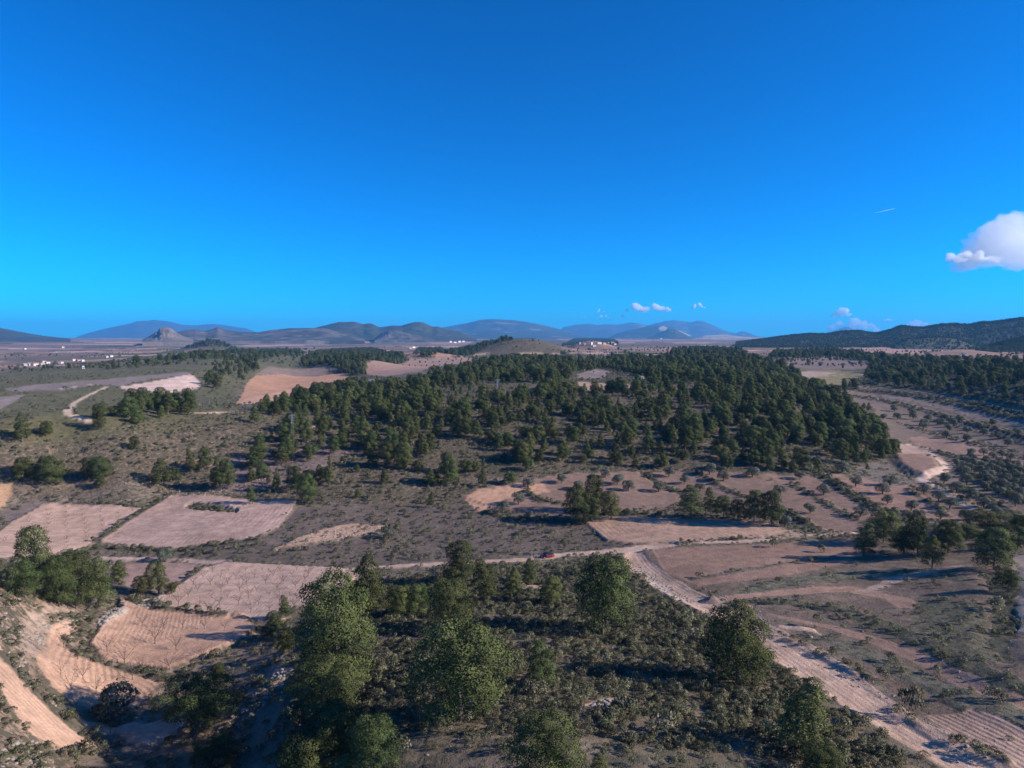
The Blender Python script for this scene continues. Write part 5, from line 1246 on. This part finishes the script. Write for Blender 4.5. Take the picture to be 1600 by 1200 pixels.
H = [
 (56,571,22,3.2,'long white farm building with an orange end, largest of the left farm','c','g',0.1,None),
 (54,571.5,7,4,'bright white house at the left end of the long farm building','w','t',0.2,None),
 (46,571,7,3.4,'grey-roofed shed between the white house and the left farm trees','c','g',0,None),(38,572,5,3.5,'leftmost small grey building of the left farm','c','g',0.2,None),
 (68,567,5,3,'small pale house behind the long farm building','w','t',0,None),(74,568,5,2.6,'small shed at the right end of the left farm','w','g',0,None),
 (95,568,5,3,'small pale house halfway between the two left farms','w','t',0.4,None),(115,564,5,3,'pale hut left of the orange-walled farm','w','t',0.1,None),
 (124,565,8,3.2,'orange-walled farmhouse beside the dark round tree','c','t',0.1,None),(129,565,3.5,3,'white annex at the end of the orange-walled farmhouse','w','g',0,None),
 (129,576,3.6,4,'narrow white house below the orange-walled farm','w','t',0.2,None),(173,558,4.5,3,'white house in the red fields right of the left farms','w','t',0.2,None),(167,559,3,2.5,'white shed beside the white house in the red fields','w','g',0,None),
 (39,546,2.6,2,'white house alone on the far left plain','w','t',0,None),(98,544,3.4,2.6,'cream house alone on the far left plain','c','t',0,None),
 (289,524,2.8,2.2,'white house on the brown slope by the crag','w','t',0,None),(297,530,3,2,'first white house of the far row under the brown hills','w','t',0,None),(307,529,3,2,'second white house of the far row under the brown hills','w','t',0,None),(313,528,3,2,'third white house of the far row under the brown hills','w','t',0,None),
 (364,529,3,2,'leftmost small house of the far hill village','w','t',0,'houses of the far hill village'),(370,528,4,2.4,'second house from the left of the far hill village','w','t',0,'houses of the far hill village'),(377,527.5,4,2.4,'third house from the left of the far hill village','w','t',0,'houses of the far hill village'),
 (384,528,4,3,'tallest house of the far hill village','w','t',0,'houses of the far hill village'),(391,527,4,2.4,'fifth house from the left of the far hill village','w','t',0,'houses of the far hill village'),(400,528,3,2,'grey-roofed house in the middle of the far hill village','w','g',0,'houses of the far hill village'),
 (412,528,3,2,'seventh house from the left of the far hill village','w','t',0,'houses of the far hill village'),(418,527,3,2,'eighth house from the left of the far hill village','w','t',0,'houses of the far hill village'),(441,526,5,2.4,'long grey-roofed house near the right end of the far hill village','w','g',0,'houses of the far hill village'),(452,527,4,2,'house at the right end of the far hill village','w','t',0,'houses of the far hill village'),(414,532,4,2,'lower grey shed below the middle of the far hill village','w','g',0,'houses of the far hill village'),(470,531,4,1.8,'lower grey shed right of the far hill village','w','g',0,'houses of the far hill village'),
 (646,544,6,3.4,'white farmhouse beside the small wood in the plain','w','t',0.2,None),(641,545,5,2.4,'low pink-roofed barn left of the white farmhouse','c','t',0,None),
 (678,526,2.5,2.5,'tiny house at the foot of the rounded hills','w','t',0,None),(682,524,2.5,2,'tiny second house at the foot of the rounded hills','w','g',0,None),
 (704,535,4,2.6,'white house at the left of the row before the brown hill','w','t',0,None),(711,536,4.5,2.4,'second house of the row before the brown hill','w','t',0,None),(718,535,4.5,2.8,'third house of the row before the brown hill','w','g',0,None),(724,534.5,4,2.4,'last house of the row before the brown hill','w','t',0,None),
 (770,523.5,3,2,'white house under the long blue mountain, left one','w','t',0,None),(779,523.5,3.2,2.2,'white house under the long blue mountain, right one','w','g',0,None),(745,528,5,1.6,'long low shed near the foot of the long blue mountain','w','g',0,None),
 (906,538,1.8,3.2,'slim white tower at the left end of the knoll village','w','g',0,None),(913,539,4,2.6,'grey barn left of the tall white house of the knoll village','o','g',0,None),
 (924,539,3.2,5,'tall white house of the knoll village','w','t',0.2,None),(928,541,5,2,'low pale wall building under the tall white house','w','g',0,None),
 (936,537,7,3,'long house with a red roof in the middle of the knoll village','w','t',0,None),(944,538,5,3.2,'red-roofed house right of the long one in the knoll village','c','t',0,None),
 (950,537,3.6,2.6,'small red-roofed house near the right end of the knoll village','w','t',0,None),(957,538,5.5,4,'orange-walled house with red roof near the right end of the village','c','t',0,None),(961,539,3.4,2.8,'white house closing the right end of the knoll village','w','t',0,None),
 (985,581,7,5,'white house half hidden by pines behind the wood','w','g',0.5,None),(1002,592,6,3,'white hut among the pines right of the half-hidden house','w','g',0.2,None),(909,579,8,3,'low grey farm shed with flat roof beside the wood clearing','o','g',0.1,None),(929,583,3,2,'small white hut beside the low grey shed','w','g',0,None),
 (1098,542,9,3,'group barn with grey walls on the plateau right of the village','o','g',0,None),(1033,530,3,1.6,'tiny white house under the quarry foothill','w','g',0,None),
 (1492,541,3.5,2,'white house at the left of the right-hand farm','w','g',0.2,None),(1497,543,5,3,'red-roofed house of the right-hand farm','c','t',0.2,None),(1503,542,4.5,4,'tallest pale house of the right-hand farm','w','t',0.1,None),(1540,547,3.6,3,'pale hut alone right of the right-hand farm','c','g',0,None),(1507,553,5,1.6,'white-roofed shed among pines below the right-hand farm','w','g',0,None)]
for px, b, w, h, lab, wl, rf, ro, g in H: house(px, b, w, h, lab, wl, rf, ro, g)

# ------------------------------------------------------------------ pylons
M_STEEL = plain_mat('galvanised_steel', (0.22, 0.23, 0.26), rough=0.6, amt=0.1)
def bars(name, segs, r, mat): return tube_mesh(name, [([a, b], [r, r]) for a, b in segs], mat, 4)
def pylon(px, base, top, label, s):
    x, y, z, h, r = seen_height(px, base, top); o = empty('pylon', (x, y, z), 0.3, (1, 1, 1), label, 'pylon')
    hb = h * 0.045 * s; ht = hb * 0.5; cs = [(-1, -1), (1, -1), (1, 1), (-1, 1)]
    for cx, cy_ in cs: link('leg', bars('leg', [((cx * hb, cy_ * hb, -0.5), (cx * ht, cy_ * ht, h * 0.97))], 0.10, M_STEEL), o)
    lv = np.linspace(0, 0.97, 10); seg = []
    for k in range(9):
        w0 = hb + (ht - hb) * lv[k] / 0.97; w1 = hb + (ht - hb) * lv[k + 1] / 0.97
        for q in range(4):
            c0, c1 = cs[q], cs[(q + 1) % 4]; seg.append(((c0[0] * w0, c0[1] * w0, lv[k] * h), (c1[0] * w1, c1[1] * w1, lv[k + 1] * h))); seg.append(((c1[0] * w0, c1[1] * w0, lv[k] * h), (c0[0] * w1, c0[1] * w1, lv[k + 1] * h)))
    link('lattice', bars('lattice', seg, 0.05, M_STEEL), o)
    ax = h * 0.1
    link('crossarm', bars('crossarm', [((-ax, 0, h * 0.95), (ax, 0, h * 0.95)), ((-ax, 0, h * 0.95), (0, 0, h * 0.99)), ((ax, 0, h * 0.95), (0, 0, h * 0.99)), ((-ax * .8, 0, h * 0.87), (ax * .8, 0, h * 0.87))], 0.09, M_STEEL), o)
    for sx in (-0.95, 0.0, 0.95): link('insulator', bars('insulator', [((sx * ax, 0, h * 0.95), (sx * ax, 0, h * 0.95 - 0.8))], 0.1, M_STEEL), o)
pylon(457, 693, 647, 'steel lattice pylon on the bare slope left of the wood', 1.0)
pylon(777, 629, 592, 'steel lattice pylon rising out of the middle of the wood', 1.0)

# ------------------------------------------------------------------ red car
def smat(name, col, rough, metal=0.0, coat=0.0):
    m, nt, b = new_mat(name); b.inputs['Base Color'].default_value = (*col, 1); b.inputs['Roughness'].default_value = rough; b.inputs['Metallic'].default_value = metal; b.inputs['Coat Weight'].default_value = coat; b.inputs['Specular IOR Level'].default_value = 0.5; return m
M_RED = smat('red_paint', (0.20, 0.008, 0.02), 0.4, 0, 0.6); M_GLASS = smat('dark_car_glass', (0.02, 0.025, 0.035), 0.08); M_TYRE = smat('tyre_rubber', (0.02, 0.02, 0.02), 0.9); M_RIM = smat('alloy', (0.5, 0.5, 0.52), 0.35, 0.8)
M_LAMP = smat('lamp_glass', (0.75, 0.75, 0.72), 0.15); M_TAIL = smat('tail_lamp_glass', (0.3, 0.01, 0.01), 0.2); M_BLACK = smat('black_plastic', (0.025, 0.025, 0.03), 0.6)
def loft(name, sections, mat, smooth=True):
    """sections: list of rings of equal length, closed at both ends"""
    V_ = np.array(sections, float); n, k, _ = V_.shape; V_ = V_.reshape(-1, 3); F_ = []
    for i in range(n - 1):
        for q in range(k): F_.append((i * k + q, i * k + (q + 1) % k, (i + 1) * k + (q + 1) % k, (i + 1) * k + q))
    F_ += [tuple(range(k))[::-1], tuple((n - 1) * k + q for q in range(k))]
    me = poly_mesh(name, V_, F_, mat)
    if smooth:
        me.polygons.foreach_set('use_smooth', [True] * len(me.polygons))
    return me
def carring(x, zb, zt, w, r=0.16):
    a = w / 2; return [(x, -a + r * .5, zb), (x, a - r * .5, zb), (x, a, zb + r), (x, a, zt - r), (x, a - r, zt), (x, -a + r, zt), (x, -a, zt - r), (x, -a, zb + r)]
cx, cy0, cz0 = ground(855, 871); cx2, cy2, _ = ground(875, 869)
car = empty('parked_car', (cx, cy0, cz0), math.atan2(cy2 - cy0, cx2 - cx), (1, 1, 1), 'small red car with a dark glass cabin parked on the dirt road', 'car')
link('body', loft('body', [carring(-2.05, .42, .78, 1.45), carring(-1.95, .30, .92, 1.66), carring(-1.3, .26, 1.0, 1.74), carring(-0.6, .24, 1.02, 1.76), carring(0.9, .24, 1.02, 1.76), carring(1.7, .28, 1.0, 1.74), carring(2.0, .32, .95, 1.64), carring(2.07, .42, .8, 1.5)], M_RED), car)
link('cabin', loft('cabin', [carring(-1.15, .98, 1.0, 1.5, .01), carring(-0.55, .98, 1.38, 1.42, .1), carring(0.9, .98, 1.46, 1.40, .1), carring(1.55, .98, 1.36, 1.38, .1), carring(1.95, .98, 1.0, 1.45, .01)], M_GLASS), car)
link('roof', loft('roof', [carring(-0.5, 1.40, 1.43, 1.3, .01), carring(0.2, 1.45, 1.50, 1.3, .01), carring(1.0, 1.455, 1.505, 1.28, .01), carring(1.6, 1.37, 1.41, 1.24, .01)], M_BLACK), car)
for s in (-1, 1):
    for xx in (-0.5, 0.45, 1.45): link('pillar', bars('pillar', [((xx, s * .885, 1.0), (xx + (0.12 if xx < 1 else -0.05), s * .70, 1.42))], 0.04, M_RED), car)
    link('headlight', poly_mesh('headlight', [(-2.09, s * .45, .62), (-2.09, s * .72, .64), (-2.06, s * .74, .80), (-2.07, s * .45, .78), (-1.9, s * .45, .62), (-1.9, s * .72, .64), (-1.9, s * .74, .8), (-1.9, s * .45, .78)], [(0,1,2,3),(0,4,5,1),(1,5,6,2),(2,6,7,3),(3,7,4,0)], M_LAMP), car)
    link('tail_lamp', poly_mesh('tail_lamp', [(2.10, s * .5, .72), (2.10, s * .74, .72), (2.04, s * .76, .96), (2.05, s * .55, .96), (1.9, s * .5, .72), (1.9, s * .74, .72), (1.9, s * .76, .96), (1.9, s * .55, .96)], [(0,1,2,3),(0,4,5,1),(1,5,6,2),(2,6,7,3),(3,7,4,0)], M_TAIL), car)
    link('mirror', stone_mesh('mirror', 7, M_BLACK, 1), car).location = (-0.62, s * 0.98, 1.05); car.children[-1].scale = (0.16, 0.22, 0.14)
    for xx in (-1.3, 1.25):
        ring = lambda y, r: [(xx + r * math.cos(t), y, 0.32 + r * math.sin(t)) for t in np.linspace(0, 2 * math.pi, 17)[:-1]]
        wh = empty('wheel', (0, 0, 0), 0, (1, 1, 1), 'wheel', 'wheel'); wh.parent = car; del wh['label']; del wh['category']
        link('tyre', loft('tyre', [ring(s * .68, .24), ring(s * .68, .32), ring(s * .90, .32), ring(s * .90, .22)], M_TYRE), wh)
        link('rim', loft('rim', [ring(s * .80, .21), ring(s * .895, .20), ring(s * .91, .12)], M_RIM), wh)
link('bumper', loft('bumper', [carring(-2.12, .30, .48, 1.35, .05), carring(-1.95, .28, .5, 1.62, .05)], M_BLACK), car); link('bumper', loft('bumper', [carring(1.95, .30, .5, 1.6, .05), carring(2.13, .32, .48, 1.4, .05)], M_BLACK), car)

# ------------------------------------------------------------------ two people
def person(px, b, label, shirt, legs, hair, face, arm):
    x, y, z = ground(px, b); o = empty('person', (x, y, z), face, (1, 1, 1), label, 'person')
    J_ = [(0,0,.95,.145),(0,0,1.12,.135),(0,0,1.30,.155),(0,0,1.43,.10),(0,.01,1.50,.058),(0,.02,1.57,.075),(0,.03,1.65,.098),(0,.02,1.73,.075),
      (-.09,0,.90,.105),(-.10,.02,.50,.068),(-.11,0,.10,.045),(-.11,.13,.035,.04),(.09,0,.90,.105),(.12,.06,.50,.068),(.15,.04,.10,.045),(.16,.17,.035,.04),
      (-.18,0,1.40,.062),(-.25,-.02,1.12,.044),(-.24,.08,.90,.034),(-.23,.12,.80,.03),(.18,0,1.40,.062),(.27,.03,1.14,.044),(.22,.22,1.05 + arm,.034),(.20,.30,1.10 + arm,.03)]
    E_ = [(0,1),(1,2),(2,3),(3,4),(4,5),(5,6),(6,7),(0,8),(8,9),(9,10),(10,11),(0,12),(12,13),(13,14),(14,15),(3,16),(16,17),(17,18),(18,19),(3,20),(20,21),(21,22),(22,23)]
    me = bpy.data.meshes.new('body'); me.from_pydata([j[:3] for j in J_], E_, []); me.update()
    m, nt, bs = new_mat('person_surface'); L = nt.links.new
    tc = nt.nodes.new('ShaderNodeTexCoord'); sp_ = nt.nodes.new('ShaderNodeSeparateXYZ'); L(tc.outputs['Object'], sp_.inputs[0])
    cr_ = nt.nodes.new('ShaderNodeValToRGB'); cr_.color_ramp.interpolation = 'CONSTANT'; L(math_n(nt, 'DIVIDE', sp_.outputs['Z'], 2.0), cr_.inputs[0])
    e = cr_.color_ramp.elements; e[0].position = 0; e[0].color = (.04, .03, .03, 1); e[1].position = 0.045; e[1].color = (*legs, 1)
    for p_, c_ in ((0.475, shirt), (0.745, (0.45, 0.28, 0.21))): q = e.new(p_); q.color = (*c_, 1)
    L(cr_.outputs[0], bs.inputs['Base Color'])
    me.materials.append(m); bo = link('body', me, o)
    sk = bo.modifiers.new('skin', 'SKIN'); sk.use_smooth_shade = True; bo.modifiers.new('sub', 'SUBSURF').levels = 1
    for k_, j in enumerate(J_): me.skin_vertices[0].data[k_].radius = (j[3], j[3] * (0.75 if k_ < 4 else 1))
    me.skin_vertices[0].data[0].use_root = True
    hm_ = stone_mesh('hair', 5, smat('hair_colour', hair, 0.8), 2, 0.1); ho_ = link('hair', hm_, o); ho_.location = (0, 0.005, 1.705); ho_.scale = (0.23, 0.25, 0.17)
_p = bpy.data.meshes.new('tmp'); bpy.data.meshes.remove(_p)
def add_skin(me): pass
try:
    import bmesh
    _orig = bpy.data.meshes.new
    person(828.5, 871, 'person in a bright blue top on the dirt road left of the red car', (0.05, 0.18, 0.55), (0.05, 0.07, 0.12), (0.03, 0.02, 0.015), 2.6, 0.1)
    person(833.5, 871.5, 'person in a dark jacket and reddish trousers standing nearest the red car', (0.03, 0.03, 0.05), (0.14, 0.03, 0.03), (0.02, 0.015, 0.01), -2.2, 0.0)
except Exception as ex:
    print('person', ex)

# ------------------------------------------------------------------ clouds and contrail
def cloud_mat(name, dens, sc):
    m = bpy.data.materials.new(name); m.use_nodes = True; nt = m.node_tree
    for n in list(nt.nodes): nt.nodes.remove(n)
    v = nt.nodes.new('ShaderNodeVolumePrincipled'); out = nt.nodes.new('ShaderNodeOutputMaterial'); v.inputs['Color'].default_value = (1, 1, 1, 1); v.inputs['Anisotropy'].default_value = 0.0
    v.inputs['Density'].default_value = dens
    nt.links.new(v.outputs[0], out.inputs['Volume']); return m
import bmesh
def cloud(px0, px1, py0, py1, dist, label, puffs, dens, seed):
    """a cumulus of real size: overlapping puffs joined into one body"""
    rs = np.random.default_rng(seed); s = dist / F; W_ = (px1 - px0) * s; H_ = (py1 - py0) * s
    az, sl = pix((px0 + px1) / 2, py1); r0 = dist; base = np.array([r0 * math.sin(az), r0 * math.cos(az), CZ + float(sl) * r0])
    bm = bmesh.new()
    for k in range(puffs):
        u = rs.uniform(-0.5, 0.5); top = (1 - (2 * abs(u)) ** 1.6); v = rs.uniform(0.1, 1) * top
        rad = H_ * rs.uniform(0.16, 0.30) * (0.55 + 0.6 * top); z = rad * 0.5 + v * max(0, H_ - rad * 1.6)
        r = bmesh.ops.create_icosphere(bm, subdivisions=4, radius=rad)
        off = Vector((u * (W_ - rad), rs.normal(0, 0.14) * W_, z)); 
        for vt in r['verts']:
            p = np.array(vt.co) / rad; q = 1 + 0.16 * math.sin(p[0] * 5 + k) * math.cos(p[1] * 6 - k) + 0.1 * math.sin(p[2] * 9 + p[0] * 7 + k)
            vt.co = Vector(vt.co) * q; vt.co.z *= 0.85; vt.co += off
            if vt.co.z < 0: vt.co.z *= 0.25
    me = bpy.data.meshes.new('cloud'); bm.to_mesh(me); bm.free(); me.materials.append(cloud_mat('cloud_vapour', dens / H_, 0.0))
    me.polygons.foreach_set('use_smooth', [True] * len(me.polygons))
    o = link('cloud', me, label=label, category='cloud', group=None) if False else link('cloud', me, label=label, category='cloud')
    o.location = base; o.rotation_euler = (0, 0, -float(az))
    tx = bpy.data.textures.new('billow', 'CLOUDS'); tx.noise_scale = H_ * 0.28; tx.noise_depth = 4
    dm = o.modifiers.new('billow', 'DISPLACE'); dm.texture = tx; dm.strength = H_ * 0.22; dm.mid_level = 0.45
    rmd = o.modifiers.new('merge', 'REMESH'); rmd.mode = 'VOXEL'; rmd.voxel_size = max(H_, W_ * 0.35) / 48; rmd.use_smooth_shade = True
    return o
cloud(1516, 1618, 348, 419, 9000, 'big bright cumulus cloud cut by the right edge', 60, 2.3, 3)
cloud(1476, 1545, 392, 411, 7900, 'low white tail of the big cumulus, reaching to its left', 16, 4, 4)
for a_ in [(978,1008,472,487,36000,'small bright cloud left of the wide grey one over the twin peaks',9,4,5),(1000,1052,470,488,36500,'wide greyish cloud above the blue mountain with two summits',14,4,6),(1080,1101,472,482,36000,'small single cloud right of the wide one',7,5,7),
   (932,946,481,488,36000,'faint little cloud left of the group over the blue mountain',5,2,8),(933,953,490,498,36000,'faint pair of cloud puffs under the little one',6,1.6,9),(968,978,491,498,36000,'faint puff just above the twin-peak ridge',4,1.6,10),(908,917,490,497,36000,'faintest puff at the left of the row',4,1.2,11),
   (1301,1330,480,496,36000,'white cloud above the small pointed peak',9,4,12),(1296,1366,496,518,37500,'ragged cloud bank around the small pointed peak',16,3.5,13),(1379,1395,497,503,36000,'tiny cloud between the pointed peak and the right range',5,3,14),(1411,1456,501,516,36500,'white cloud sitting behind the crest of the right range',12,5,15)]:
    cloud(*a_)
x0, s0 = pix(1364, 333.5); x1, s1 = pix(1400, 325.5); D_ = 22000
pA = np.array([D_ * math.sin(x0), D_ * math.cos(x0), CZ + float(s0) * D_]); pB = np.array([D_ * math.sin(x1), D_ * math.cos(x1), CZ + float(s1) * D_])
pts = [pA + (pB - pA) * t for t in np.linspace(0, 1, 8)]; me = tube_mesh('contrail', [(pts, [1, 5, 8, 10, 11, 11, 9, 3])], cloud_mat('contrail_ice', 0.05, 0), 8)
link('contrail', me, label='thin white contrail high above the right horizon', category='contrail')
print('done', round(time.time() - T0, 1))
